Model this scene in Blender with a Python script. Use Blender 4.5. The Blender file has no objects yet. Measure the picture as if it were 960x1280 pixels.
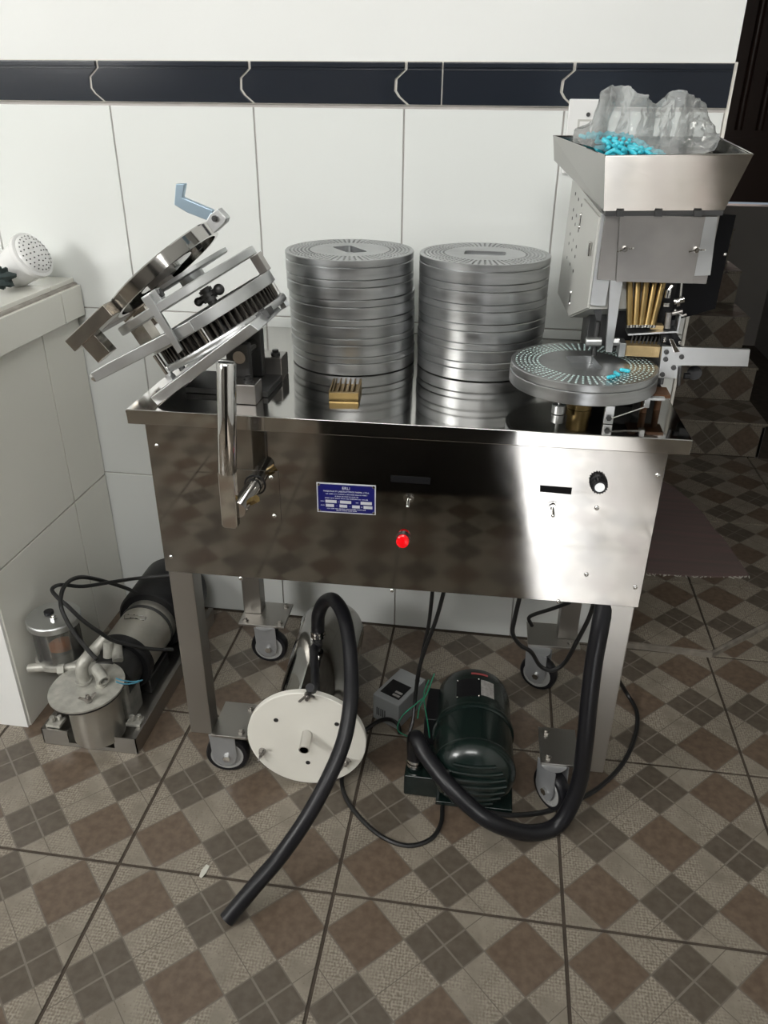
import bpy, bmesh, math, random
from mathutils import noise as mnoise
from mathutils import Vector as V, Matrix
random.seed(7)
scene = bpy.context.scene
C = scene.collection
PI = math.pi

# ------------------------------------------------------------------ camera, world, lights, exposure
F = 977.988
CAM = V((0.684236, -0.996720, 1.397681))
YAW, PITCH, ROLL = -0.140801207, 0.486546908, 0.0102481728
cy_, sy_, cp_, sp_ = math.cos(YAW), math.sin(YAW), math.cos(PITCH), math.sin(PITCH)
fwd = V((sy_ * cp_, cy_ * cp_, -sp_))
rgt = V((cy_, -sy_, 0.0))
upv = rgt.cross(fwd)
cr_, sr_ = math.cos(ROLL), math.sin(ROLL)
RX, UX = rgt * cr_ + upv * sr_, upv * cr_ - rgt * sr_
cam_d = bpy.data.cameras.new('camera')
cam = bpy.data.objects.new('camera', cam_d)
C.objects.link(cam)
cam.matrix_world = Matrix(((RX.x, UX.x, -fwd.x, CAM.x), (RX.y, UX.y, -fwd.y, CAM.y),
                           (RX.z, UX.z, -fwd.z, CAM.z), (0, 0, 0, 1)))
cam_d.sensor_fit = 'AUTO'
cam_d.sensor_width = 36.0
cam_d.lens = F / 1280 * 36.0
cam_d.clip_start = 0.02
scene.camera = cam

scene.view_settings.view_transform = 'Standard'
scene.view_settings.look = 'None'
scene.view_settings.gamma = 1.0
scene.view_settings.use_curve_mapping = False
scene.view_settings.exposure = 0.0

world = bpy.data.worlds.new('world')
scene.world = world
world.use_nodes = True
bgn = world.node_tree.nodes['Background']
bgn.inputs[0].default_value = (0.75, 0.86, 1.0, 1)
bgn.inputs[1].default_value = 0.3


def area(name, loc, target, sx, sy, power, col=(1, 1, 1)):
    d = bpy.data.lights.new(name, 'AREA')
    d.shape = 'RECTANGLE'
    d.size, d.size_y, d.energy, d.color = sx, sy, power, col
    o = bpy.data.objects.new(name, d)
    C.objects.link(o)
    o.location = loc
    o.rotation_euler = (V(target) - V(loc)).to_track_quat('-Z', 'Y').to_euler()
    return o


# daylight through the window in the left wall
area('window_daylight', (-2.15, -2.05, 2.15), (1.00, 0.9, 1.15), 1.4, 0.8, 93, (1.0, 0.99, 0.965))
area('ceiling_fill', (0.45, -1.80, 2.70), (0.55, 0.75, 0.95), 1.4, 0.8, 60, (1.0, 0.99, 0.965))  # added fill lamp near the ceiling, evens out the light on the wall
# low sun through the half-open door behind the camera: it falls on the floor in front of the machine, right of the frame
sun_d = bpy.data.lights.new('sun', 'SUN')
sun_d.energy, sun_d.angle, sun_d.color = 17.0, math.radians(1.0), (0.96, 0.98, 1.0)
sun = bpy.data.objects.new('sun', sun_d)
C.objects.link(sun)
sun.rotation_euler = V((0.0, math.cos(math.radians(33)), -math.sin(math.radians(33)))).to_track_quat('-Z', 'Y').to_euler()



# ------------------------------------------------------------------ pixel -> point on a real plane
def ray(u, v):
    return (RX * ((u - 480) / F) - UX * ((v - 640) / F) + fwd)


def Y(u, v, y):
    d = ray(u, v)
    return CAM + d * ((y - CAM.y) / d.y)


def Z(u, v, z):
    d = ray(u, v)
    return CAM + d * ((z - CAM.z) / d.z)


def X(u, v, x):
    d = ray(u, v)
    return CAM + d * ((x - CAM.x) / d.x)


def onplane(u, v, p0, n):
    d = ray(u, v)
    return CAM + d * ((p0 - CAM).dot(n) / d.dot(n))


# ------------------------------------------------------------------ materials
def mat(name, col, rough=0.5, metal=0.0, spec=None, var=0.0, vscale=8.0, rvar=0.0, rscale=6.0, bump=0.0, bscale=60.0,
        trans=0.0, alpha=1.0, emit=None, coat=0.0, col2=None, stretch=None, ior=None):
    m = bpy.data.materials.new(name)
    m.use_nodes = True
    nt = m.node_tree
    b = nt.nodes['Principled BSDF']
    b.inputs['Base Color'].default_value = (*col, 1)
    b.inputs['Roughness'].default_value = rough
    b.inputs['Metallic'].default_value = metal
    if spec is not None:
        b.inputs['Specular IOR Level'].default_value = spec
    if ior:
        b.inputs['IOR'].default_value = ior
    b.inputs['Transmission Weight'].default_value = trans
    b.inputs['Alpha'].default_value = alpha
    b.inputs['Coat Weight'].default_value = coat
    if emit:
        b.inputs['Emission Color'].default_value = (*emit[0], 1)
        b.inputs['Emission Strength'].default_value = emit[1]
    tc = nt.nodes.new('ShaderNodeTexCoord')
    src = tc.outputs['Object']
    if stretch:
        mp = nt.nodes.new('ShaderNodeMapping')
        mp.inputs['Scale'].default_value = stretch
        nt.links.new(src, mp.inputs[0])
        src = mp.outputs[0]

    def noise(scale, detail=4):
        n = nt.nodes.new('ShaderNodeTexNoise')
        n.inputs['Scale'].default_value = scale
        n.inputs['Detail'].default_value = detail
        nt.links.new(src, n.inputs['Vector'])
        return n
    if var or col2:
        n = noise(vscale)
        r = nt.nodes.new('ShaderNodeValToRGB')
        r.color_ramp.elements[0].position = 0.3
        r.color_ramp.elements[1].position = 0.7
        c2 = col2 or tuple(max(0, c * (1 - var)) for c in col)
        r.color_ramp.elements[0].color = (*c2, 1)
        r.color_ramp.elements[1].color = (*col, 1)
        nt.links.new(n.outputs[0], r.inputs[0])
        nt.links.new(r.outputs[0], b.inputs['Base Color'])
    if rvar:
        n = noise(rscale, 6)
        mr = nt.nodes.new('ShaderNodeMapRange')
        mr.inputs['From Min'].default_value = 0.3
        mr.inputs['From Max'].default_value = 0.7
        mr.inputs['To Min'].default_value = max(0.02, rough - rvar)
        mr.inputs['To Max'].default_value = rough + rvar
        nt.links.new(n.outputs[0], mr.inputs[0])
        nt.links.new(mr.outputs[0], b.inputs['Roughness'])
    if bump:
        n = noise(bscale, 3)
        bp = nt.nodes.new('ShaderNodeBump')
        bp.inputs['Strength'].default_value = bump
        bp.inputs['Distance'].default_value = 0.002
        nt.links.new(n.outputs[0], bp.inputs['Height'])
        nt.links.new(bp.outputs[0], b.inputs['Normal'])
    return m


M = {}
M['steel'] = mat('polished_steel', (0.46, 0.45, 0.43), 0.10, 1, rvar=0.06, rscale=5, bump=0.03, bscale=5)
M['panel'] = mat('panel_steel', (0.36, 0.35, 0.335), 0.075, 1, rvar=0.05, rscale=6, bump=0.05, bscale=5, var=0.12, vscale=14)
M['leg'] = mat('leg_steel', (0.40, 0.385, 0.36), 0.38, 1, rvar=0.07, rscale=9, stretch=(1, 1, 0.2))
M['brushed'] = mat('brushed_steel', (0.42, 0.40, 0.38), 0.36, 1, rvar=0.06, rscale=12, var=0.25, vscale=9)
M['alu'] = mat('machined_aluminium', (0.60, 0.61, 0.61), 0.38, 1, rvar=0.07, rscale=14, var=0.15, vscale=12)
M['ring'] = mat('cast_aluminium', (0.50, 0.51, 0.515), 0.37, 1, rvar=0.06, rscale=8, var=0.28, vscale=9, stretch=(1, 1, 8))
M['chrome'] = mat('chrome', (0.68, 0.67, 0.65), 0.06, 1)
M['zinc'] = mat('zinc_plate', (0.46, 0.60, 0.72), 0.33, 0.85)
M['bronze'] = mat('stained_steel', (0.55, 0.51, 0.46), 0.22, 1, var=0.3, vscale=30)
M['dsteel'] = mat('dark_steel', (0.09, 0.09, 0.09), 0.4, 0.8)
M['pin'] = mat('pin_steel', (0.13, 0.12, 0.11), 0.4, 1)
M['brass'] = mat('brass', (0.42, 0.30, 0.13), 0.38, 1, var=0.35, vscale=25)
M['brassdk'] = mat('tarnished_brass', (0.20, 0.14, 0.07), 0.4, 1)
M['brassdull'] = mat('dull_brass', (0.62, 0.46, 0.24), 0.4, 0.7, var=0.2, vscale=50)
M['rubber'] = mat('black_rubber', (0.008, 0.008, 0.010), 0.38, 0, spec=0.35, bump=0.15, bscale=50)
M['cable'] = mat('black_cable', (0.008, 0.008, 0.008), 0.45)
M['blackp'] = mat('black_plastic', (0.008, 0.008, 0.009), 0.42, spec=0.3)
M['blackacr'] = mat('black_acrylic', (0.003, 0.003, 0.004), 0.35, spec=0.15)
M['hdpe'] = mat('white_nylon', (0.80, 0.78, 0.71), 0.45, var=0.06, vscale=8)
M['whitep'] = mat('white_plastic', (0.80, 0.80, 0.79), 0.25, coat=0.3)
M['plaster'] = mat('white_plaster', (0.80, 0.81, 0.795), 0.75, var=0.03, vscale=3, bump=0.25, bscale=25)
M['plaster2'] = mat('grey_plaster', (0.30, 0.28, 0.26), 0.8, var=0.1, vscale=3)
M['wtile'] = mat('white_glazed_tile', (0.765, 0.785, 0.765), 0.16, spec=0.5, var=0.03, vscale=1.5, rvar=0.04, rscale=3)
M['ctile'] = mat('counter_glazed_tile', (0.82, 0.81, 0.745), 0.2, spec=0.5, var=0.03, vscale=2)
M['grout'] = mat('wall_grout', (0.50, 0.47, 0.45), 0.9, var=0.2, vscale=20)
M['mortar'] = mat('worn_mortar', (0.42, 0.39, 0.35), 0.9, var=0.4, vscale=30, bump=0.6, bscale=60)
M['fedge'] = mat('worn_tile_edge', (0.26, 0.23, 0.19), 0.8, var=0.4, vscale=30)
M['wgrout'] = mat('white_grout', (0.72, 0.70, 0.64), 0.9)
M['border'] = mat('navy_glazed_border', (0.016, 0.020, 0.028), 0.14, spec=0.6, bump=0.06, bscale=90)
M['fgrout'] = mat('floor_grout', (0.075, 0.058, 0.043), 0.9, var=0.4, vscale=30)
M['bdoor'] = mat('brown_door', (0.050, 0.026, 0.018), 0.35, bump=0.1, bscale=10)
M['greyp'] = mat('grey_paint', (0.52, 0.52, 0.49), 0.38, var=0.06, vscale=6)
M['castergrey'] = mat('caster_zinc', (0.42, 0.43, 0.44), 0.42, 0.6, var=0.12, vscale=20)
M['hubgrey'] = mat('wheel_hub_grey', (0.33, 0.33, 0.32), 0.5)
M['green'] = mat('dark_green_enamel', (0.006, 0.013, 0.011), 0.26, coat=0.2, bump=0.05, bscale=40)
M['boxgrey'] = mat('contactor_grey', (0.26, 0.27, 0.27), 0.5)
M['redl'] = mat('red_lens', (0.75, 0.004, 0.008), 0.2, emit=((0.9, 0.0, 0.006), 0.35), coat=0.5)
M['cream'] = mat('cream_plastic', (0.78, 0.73, 0.58), 0.4)
M['tape'] = mat('black_label_tape', (0.006, 0.006, 0.007), 0.7, spec=0.12)
M['stand_in'] = mat('dark_stand_in', (0.028, 0.025, 0.022), 0.8, var=0.3, vscale=3)
M['blue'] = mat('blue_anodised_plate', (0.006, 0.007, 0.11), 0.35, spec=0.5)
M['platefield'] = mat('bare_plate', (0.62, 0.63, 0.66), 0.45, 0.3)
M['ink'] = mat('plate_lettering', (0.55, 0.56, 0.62), 0.5)
M['gwire'] = mat('green_wire', (0.02, 0.20, 0.11), 0.4)
M['bwire'] = mat('blue_wire', (0.10, 0.35, 0.50), 0.4)
M['brownspacer'] = mat('rusty_brown', (0.16, 0.075, 0.035), 0.55, 0.3, var=0.4, vscale=40)
M['cloth'] = mat('dark_green_cloth', (0.045, 0.065, 0.065), 0.9, var=0.5, vscale=60)
M['pumpcream'] = mat('scuffed_cream_cast', (0.50, 0.49, 0.44), 0.42, 0.35, var=0.35, vscale=40)
M['pumpsteel'] = mat('pump_body_steel', (0.52, 0.50, 0.45), 0.34, 0.85, var=0.15, vscale=20)
M['oil'] = mat('amber_oil', (0.55, 0.16, 0.03), 0.35, var=0.3, vscale=30)
M['oildark'] = mat('dark_oil_cup', (0.05, 0.045, 0.04), 0.35)
M['paper'] = mat('silver_sticker', (0.40, 0.38, 0.36), 0.5, var=0.4, vscale=120)
M['redlabel'] = mat('red_label', (0.30, 0.06, 0.06), 0.5)
M['leaf'] = mat('pale_scrap', (0.55, 0.54, 0.48), 0.7)
M['capsule'] = mat('turquoise_capsule', (0.05, 0.55, 0.68), 0.22, coat=0.4, emit=None)
M['capsend'] = mat('capsule_end', (0.60, 0.78, 0.76), 0.18, coat=0.6)
M['sky'] = mat('bright_gap', (0.9, 0.75, 0.65), 0.8)
M['skirtwhite'] = mat('painted_masonry', (0.80, 0.80, 0.78), 0.6)


def glass_mat(name, tint, gl, df, dfcol, fk=1.0):
    m = bpy.data.materials.new(name)
    m.use_nodes = True
    nt = m.node_tree
    nt.nodes.remove(nt.nodes['Principled BSDF'])
    out = nt.nodes['Material Output']
    t = nt.nodes.new('ShaderNodeBsdfTransparent')
    t.inputs[0].default_value = (*tint, 1)
    g = nt.nodes.new('ShaderNodeBsdfGlossy')
    g.inputs['Roughness'].default_value = 0.08
    d = nt.nodes.new('ShaderNodeBsdfTranslucent')
    d.inputs[0].default_value = (*dfcol, 1)
    d2 = nt.nodes.new('ShaderNodeBsdfDiffuse')
    d2.inputs[0].default_value = (*dfcol, 1)
    ad = nt.nodes.new('ShaderNodeMixShader')
    ad.inputs[0].default_value = 0.6
    nt.links.new(d.outputs[0], ad.inputs[1])
    nt.links.new(d2.outputs[0], ad.inputs[2])
    fr = nt.nodes.new('ShaderNodeFresnel')
    fr.inputs[0].default_value = 1.45
    ma = nt.nodes.new('ShaderNodeMath')
    ma.operation = 'MULTIPLY_ADD'
    ma.inputs[1].default_value = fk
    ma.inputs[2].default_value = gl
    nt.links.new(fr.outputs[0], ma.inputs[0])
    m1 = nt.nodes.new('ShaderNodeMixShader')
    m1.inputs[0].default_value = df
    nt.links.new(t.outputs[0], m1.inputs[1])
    nt.links.new(ad.outputs[0], m1.inputs[2])
    m2 = nt.nodes.new('ShaderNodeMixShader')
    nt.links.new(ma.outputs[0], m2.inputs[0])
    nt.links.new(m1.outputs[0], m2.inputs[1])
    nt.links.new(g.outputs[0], m2.inputs[2])
    nt.links.new(m2.outputs[0], out.inputs[0])
    return m


M['glass'] = glass_mat('jar_glass', (0.93, 0.93, 0.9), 0.03, 0.10, (0.6, 0.6, 0.58))
M['film'] = glass_mat('plastic_film', (0.97, 0.98, 0.98), 0.06, 0.27, (0.92, 0.95, 0.95), 0.7)


def floor_tile_material():
    """Printed pattern of one 45 cm tile: 3 x 3 diamonds, plain and quartered by turns, on a woven stone ground."""
    m = bpy.data.materials.new('printed_floor_tile')
    m.use_nodes = True
    nt = m.node_tree
    L = nt.links
    b = nt.nodes['Principled BSDF']
    tc = nt.nodes.new('ShaderNodeTexCoord')
    sep = nt.nodes.new('ShaderNodeSeparateXYZ')
    L.new(tc.outputs['Object'], sep.inputs[0])

    def mth(op, a, bb=None, c=None):
        n = nt.nodes.new('ShaderNodeMath')
        n.operation = op
        for i, v_ in enumerate((a, bb, c)):
            if v_ is None:
                continue
            if isinstance(v_, (int, float)):
                n.inputs[i].default_value = v_
            else:
                L.new(v_, n.inputs[i])
        return n.outputs[0]
    # risers stand on end: use whichever of y, z runs along the face
    vv = mth('ADD', sep.outputs[1], sep.outputs[2])
    u = mth('MULTIPLY', sep.outputs[0], 3 / 0.45)
    v = mth('MULTIPLY', vv, 3 / 0.45)
    # motif centres at (i+.5, j+.5); rotated lattice
    p = mth('ADD', u, v)      # at a centre: i+j+1
    q = mth('SUBTRACT', u, v)  # i-j
    ps = mth('SUBTRACT', p, 0.5)
    qs = mth('ADD', q, 0.5)
    pi_, qi = mth('FLOOR', ps), mth('FLOOR', qs)     # lattice cell indices
    pf, qf = mth('FRACT', ps), mth('FRACT', qs)      # 0..1 in the cell
    # cell centre p = pi+1, q = qi ; a motif centre when pi+1 = i+j+1 and qi = i-j, so pi and qi have the same parity
    par = mth('MODULO', mth('ADD', mth('ADD', pi_, qi), 40), 2)
    is_light = mth('GREATER_THAN', par, 0.5)
    odd = mth('GREATER_THAN', mth('MODULO', mth('ADD', pi_, 40), 2), 0.5)  # i+j odd -> quartered

    def edge(x, w):
        d = mth('ABSOLUTE', mth('SUBTRACT', x, 0.5))
        return mth('LESS_THAN', d, w)

    def border(w):
        a = mth('ABSOLUTE', mth('SUBTRACT', pf, 0.5))
        c = mth('ABSOLUTE', mth('SUBTRACT', qf, 0.5))
        return mth('GREATER_THAN', mth('MAXIMUM', a, c), 0.5 - w)
    cross = mth('MAXIMUM', edge(pf, 0.018), edge(qf, 0.018))
    bord = border(0.012)
    # light cells: one dividing line that carries on the cross of the quartered neighbours
    # neighbours along q have the same pi; their kind is pi odd
    divp = mth('MULTIPLY', odd, edge(pf, 0.008))
    divq = mth('MULTIPLY', mth('SUBTRACT', 1, odd), edge(qf, 0.008))
    div = mth('MAXIMUM', divp, divq)

    def noise(scale, det=5):
        n = nt.nodes.new('ShaderNodeTexNoise')
        n.inputs['Scale'].default_value = scale
        n.inputs['Detail'].default_value = det
        L.new(tc.outputs['Object'], n.inputs['Vector'])
        return n.outputs[0]

    def mixc(f, a, c):
        n = nt.nodes.new('ShaderNodeMix')
        n.data_type = 'RGBA'
        if isinstance(f, (int, float)):
            n.inputs[0].default_value = f
        else:
            L.new(f, n.inputs[0])
        for i, v_ in ((6, a), (7, c)):
            if isinstance(v_, tuple):
                n.inputs[i].default_value = (*v_, 1)
            else:
                L.new(v_, n.inputs[i])
        return n.outputs[2]

    def ramp(x, lo, hi):
        n = nt.nodes.new('ShaderNodeMapRange')
        n.inputs[1].default_value, n.inputs[2].default_value = lo, hi
        L.new(x, n.inputs[0])
        return n.outputs[0]
    nz = ramp(noise(22), 0.35, 0.65)
    nz2 = ramp(noise(60), 0.35, 0.65)
    spk = ramp(noise(160, 2), 0.62, 0.72)
    # weave
    jit = mth('MULTIPLY_ADD', noise(70, 2), 5.0, 0)
    wav = mth('MULTIPLY', mth('SINE', mth('ADD', mth('MULTIPLY', p, 78), jit)), mth('SINE', mth('ADD', mth('MULTIPLY', q, 78), jit)))
    wv = ramp(mth('ADD', mth('MULTIPLY', wav, 0.55), mth('MULTIPLY_ADD', noise(190, 2), 3.0, -1.5)), -0.55, 0.55)
    weave_on = ramp(noise(9), 0.38, 0.56)
    light0 = mixc(nz, (0.190, 0.165, 0.130), (0.255, 0.226, 0.182))
    light1 = mixc(wv, (0.140, 0.117, 0.088), (0.330, 0.292, 0.238))
    light = mixc(mth('MULTIPLY', weave_on, 0.85), light0, light1)
    light = mixc(mth('MULTIPLY', spk, 0.5), light, (0.10, 0.075, 0.055))
    brown = mixc(nz2, (0.105, 0.075, 0.053), (0.146, 0.107, 0.077))
    grey = mixc(nz2, (0.086, 0.070, 0.053), (0.112, 0.093, 0.072))
    dark = mixc(odd, brown, grey)
    line = (0.175, 0.155, 0.13)
    dark = mixc(mth('MULTIPLY', odd, cross), dark, line)
    light = mixc(div, light, (0.12, 0.10, 0.08))
    col = mixc(is_light, dark, light)
    col = mixc(bord, col, (0.14, 0.12, 0.10))
    L.new(col, b.inputs['Base Color'])
    mr = ramp(noise(9), 0.3, 0.7)
    mr2 = mth('MULTIPLY_ADD', mr, 0.14, 0.30)
    L.new(mr2, b.inputs['Roughness'])
    bp = nt.nodes.new('ShaderNodeBump')
    bp.inputs['Strength'].default_value = 0.25
    bp.inputs['Distance'].default_value = 0.001
    hgt = mth('ADD', mth('MULTIPLY', wv, mth('MULTIPLY', is_light, weave_on)), mth('MULTIPLY', bord, -1.0))
    L.new(hgt, bp.inputs['Height'])
    L.new(bp.outputs[0], b.inputs['Normal'])
    return m


M['ftile'] = floor_tile_material()


def rug_material():
    m = mat('striped_rag_rug', (0.11, 0.065, 0.062), 0.95, bump=0.5, bscale=90)
    nt = m.node_tree
    b = nt.nodes['Principled BSDF']
    tc = nt.nodes.new('ShaderNodeTexCoord')
    mp = nt.nodes.new('ShaderNodeMapping')
    mp.inputs['Scale'].default_value = (1.5, 26, 1)
    n = nt.nodes.new('ShaderNodeTexNoise')
    n.inputs['Scale'].default_value = 1.3
    nt.links.new(tc.outputs['Object'], mp.inputs[0])
    nt.links.new(mp.outputs[0], n.inputs['Vector'])
    r = nt.nodes.new('ShaderNodeValToRGB')
    r.color_ramp.elements[0].position, r.color_ramp.elements[1].position = 0.35, 0.66
    r.color_ramp.elements[0].color = (0.15, 0.118, 0.108, 1)
    r.color_ramp.elements[1].color = (0.19, 0.125, 0.118, 1)
    nt.links.new(n.outputs[0], r.inputs[0])
    nt.links.new(r.outputs[0], b.inputs['Base Color'])
    return m


M['rug'] = rug_material()


# ------------------------------------------------------------------ mesh builder
MW = {}


class MB:
    """Collects shapes in world space (after self.M) and links them as one mesh object."""

    def __init__(self, Mx=None):
        self.v, self.f, self.M = [], [], Mx or Matrix()

    def add(self, vs, fs):
        o = len(self.v)
        self.v += [self.M @ V(p) for p in vs]
        self.f += [tuple(i + o for i in f) for f in fs]
        return self

    def box(self, x0, x1, y0, y1, z0, z1):
        return self.add([(x, y, z) for z in (z0, z1) for y in (y0, y1) for x in (x0, x1)],
                        [(0, 2, 3, 1), (4, 5, 7, 6), (0, 1, 5, 4), (2, 6, 7, 3), (0, 4, 6, 2), (1, 3, 7, 5)])

    def hexa(self, p):
        """eight corners: bottom 4 ccw, top 4 ccw"""
        return self.add(p, [(3, 2, 1, 0), (4, 5, 6, 7), (0, 1, 5, 4), (1, 2, 6, 5), (2, 3, 7, 6), (3, 0, 4, 7)])

    def frame(self, ax):
        ax = V(ax).normalized()
        a = ax.cross(V((0, 0, 1)))
        if a.length < 1e-4:
            a = V((1, 0, 0))
        a.normalize()
        return ax, a, ax.cross(a)

    def lathe(self, prof, o, ax, n=28):
        """prof: (radius, height) pairs, from start to end"""
        ax, a, b = self.frame(ax)
        o = V(o)
        vs, fs, rows = [], [], []
        for r, h in prof:
            if r < 1e-6:
                rows.append([len(vs)])
                vs.append(o + ax * h)
            else:
                rows.append(list(range(len(vs), len(vs) + n)))
                vs += [o + ax * h + (a * math.cos(2 * PI * k / n) + b * math.sin(2 * PI * k / n)) * r for k in range(n)]
        for A, B in zip(rows, rows[1:]):
            for k in range(n):
                k2 = (k + 1) % n
                if len(A) == 1 and len(B) == 1:
                    continue
                if len(A) == 1:
                    fs.append((A[0], B[k2], B[k]))
                elif len(B) == 1:
                    fs.append((A[k], A[k2], B[0]))
                else:
                    fs.append((A[k], A[k2], B[k2], B[k]))
        return self.add(vs, fs)

    def cyl(self, p0, p1, r0, r1=None, n=20):
        p0, p1 = V(p0), V(p1)
        h = (p1 - p0).length
        r1 = r0 if r1 is None else r1
        return self.lathe([(0, 0), (r0, 0), (r1, h), (0, h)], p0, p1 - p0, n)

    def annulus(self, o, ax, r0, r1, h, n=40):
        return self.lathe([(r0, 0), (r1, 0), (r1, h), (r0, h), (r0, 0)], o, ax, n)

    def prism(self, pts, vec):
        vec = V(vec)
        n = len(pts)
        pts = [V(p) for p in pts]
        vs = pts + [p + vec for p in pts]
        fs = [tuple(range(n - 1, -1, -1)), tuple(range(n, 2 * n))]
        fs += [(i, (i + 1) % n, (i + 1) % n + n, i + n) for i in range(n)]
        return self.add(vs, fs)

    def tube(self, path, r, n=10, sub=6, cap=True, r1=None):
        path = [V(p) for p in path]
        P = []
        if sub > 1 and len(path) > 2:
            Q = [path[0] * 2 - path[1]] + path + [path[-1] * 2 - path[-2]]
            for i in range(1, len(Q) - 2):
                for s in range(sub):
                    t = s / sub
                    a, b, c, d = Q[i - 1], Q[i], Q[i + 1], Q[i + 2]
                    P.append(0.5 * ((2 * b) + (c - a) * t + (2 * a - 5 * b + 4 * c - d) * t * t + (3 * b - a - 3 * c + d) * t ** 3))
            P.append(path[-1])
        else:
            P = path
        vs, fs = [], []
        nrm = None
        for i, p in enumerate(P):
            t = (P[min(i + 1, len(P) - 1)] - P[max(i - 1, 0)]).normalized()
            if nrm is None:
                nrm = t.cross(V((0.3, 0.2, 0.9))).normalized()
            nrm = (nrm - t * nrm.dot(t)).normalized()
            bi = t.cross(nrm)
            rr = r if r1 is None else r + (r1 - r) * i / (len(P) - 1)
            vs += [p + (nrm * math.cos(2 * PI * k / n) + bi * math.sin(2 * PI * k / n)) * rr for k in range(n)]
        for i in range(len(P) - 1):
            for k in range(n):
                k2 = (k + 1) % n
                fs.append((i * n + k, i * n + k2, (i + 1) * n + k2, (i + 1) * n + k))
        if cap:
            fs.append(tuple(range(n - 1, -1, -1)))
            fs.append(tuple((len(P) - 1) * n + k for k in range(n)))
        return self.add(vs, fs)

    def sphere(self, c, r, n=12, m=8, sc=(1, 1, 1)):
        vs, fs = [], []
        c = V(c)
        pr = [(math.sin(PI * i / m), -math.cos(PI * i / m)) for i in range(m + 1)]
        rows = []
        for i, (rr, h) in enumerate(pr):
            if i in (0, m):
                rows.append([len(vs)])
                vs.append(c + V((0, 0, h * r * sc[2])))
            else:
                rows.append(list(range(len(vs), len(vs) + n)))
                vs += [c + V((rr * r * sc[0] * math.cos(2 * PI * k / n), rr * r * sc[1] * math.sin(2 * PI * k / n), h * r * sc[2])) for k in range(n)]
        for A, B in zip(rows, rows[1:]):
            for k in range(n):
                k2 = (k + 1) % n
                if len(A) == 1:
                    fs.append((A[0], B[k2], B[k]))
                elif len(B) == 1:
                    fs.append((A[k], A[k2], B[0]))
                else:
                    fs.append((A[k], A[k2], B[k2], B[k]))
        return self.add(vs, fs)

    def build(self, name, m, parent=None, bevel=0.0, smooth=True, solid=0.0, origin=None, fix=True):
        inv = Matrix()
        if parent is not None:
            inv = MW[parent].inverted()
        elif origin is not None:
            inv = Matrix.Translation(V(origin)).inverted()
        if parent is not None and origin is not None:
            inv = (MW[parent] @ Matrix.Translation(MW[parent].inverted() @ V(origin))).inverted()
        me = bpy.data.meshes.new(name)
        me.from_pydata([inv @ p for p in self.v], [], self.f)
        if fix:
            bm = bmesh.new()
            bm.from_mesh(me)
            bmesh.ops.remove_doubles(bm, verts=bm.verts, dist=1e-6)
            bmesh.ops.recalc_face_normals(bm, faces=bm.faces)
            bm.to_mesh(me)
            bm.free()
        me.materials.append(m)
        if smooth:
            me.polygons.foreach_set('use_smooth', [True] * len(me.polygons))
            me.set_sharp_from_angle(angle=math.radians(38))
        o = bpy.data.objects.new(name, me)
        C.objects.link(o)
        if parent is not None:
            o.parent = parent
            if origin is not None:
                o.location = MW[parent].inverted() @ V(origin)
            MW[o] = MW[parent] @ Matrix.Translation(o.location)
        else:
            if origin is not None:
                o.location = origin
            MW[o] = Matrix.Translation(o.location)
        if bevel:
            md = o.modifiers.new('bevel', 'BEVEL')
            md.width, md.segments, md.limit_method = bevel, 2, 'ANGLE'
            md.angle_limit = math.radians(40)
            md.harden_normals = True
        if solid:
            md = o.modifiers.new('solid', 'SOLIDIFY')
            md.thickness, md.offset = solid, 0
        return o


def tag(o, label=None, cat=None, group=None, kind=None):
    for k, v_ in (('label', label), ('category', cat), ('group', group), ('kind', kind)):
        if v_:
            o[k] = v_
    return o


def thing(name, label, cat, loc=(0, 0, 0), rz=0.0, group=None, kind=None):
    o = bpy.data.objects.new(name, None)
    C.objects.link(o)
    o.empty_display_size = 0.05
    o.location = loc
    o.rotation_euler = (0, 0, rz)
    MW[o] = Matrix.Translation(V(loc)) @ Matrix.Rotation(rz, 4, 'Z')
    return tag(o, label, cat, group, kind)


def copy_tree(o, parent=None):
    c = o.copy()
    C.objects.link(c)
    if parent is not None:
        c.parent = parent
    for ch in list(o.children):
        copy_tree(ch, c)
    return c


def structure(o):
    o['kind'] = 'structure'
    return o


# ================================================================== THE SETTING
T = 0.45
# ---- floor: a grout bed and one object per tile
fl = structure(MB().box(-2.5, 2.5, -3.6, 4.4, -0.06, -0.0025).build('floor', M['fgrout']))
g = 0.0035
tile_me = None
tmb = MB().box(g, T - g, g, T - g, -0.02, 0.0)
for j in range(-8, 5):
    for i in range(-6, 6):
        if j >= 2 and i < 2:
            continue
        if tile_me is None:
            t0 = tmb.build('floor_tile', M['ftile'], fl, bevel=0.0012)
            tile_me = t0.data
            t = t0
        else:
            t = t0.copy()
            C.objects.link(t)
        t.location = (i * T, j * T, random.uniform(-0.0004, 0.0004))

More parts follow.
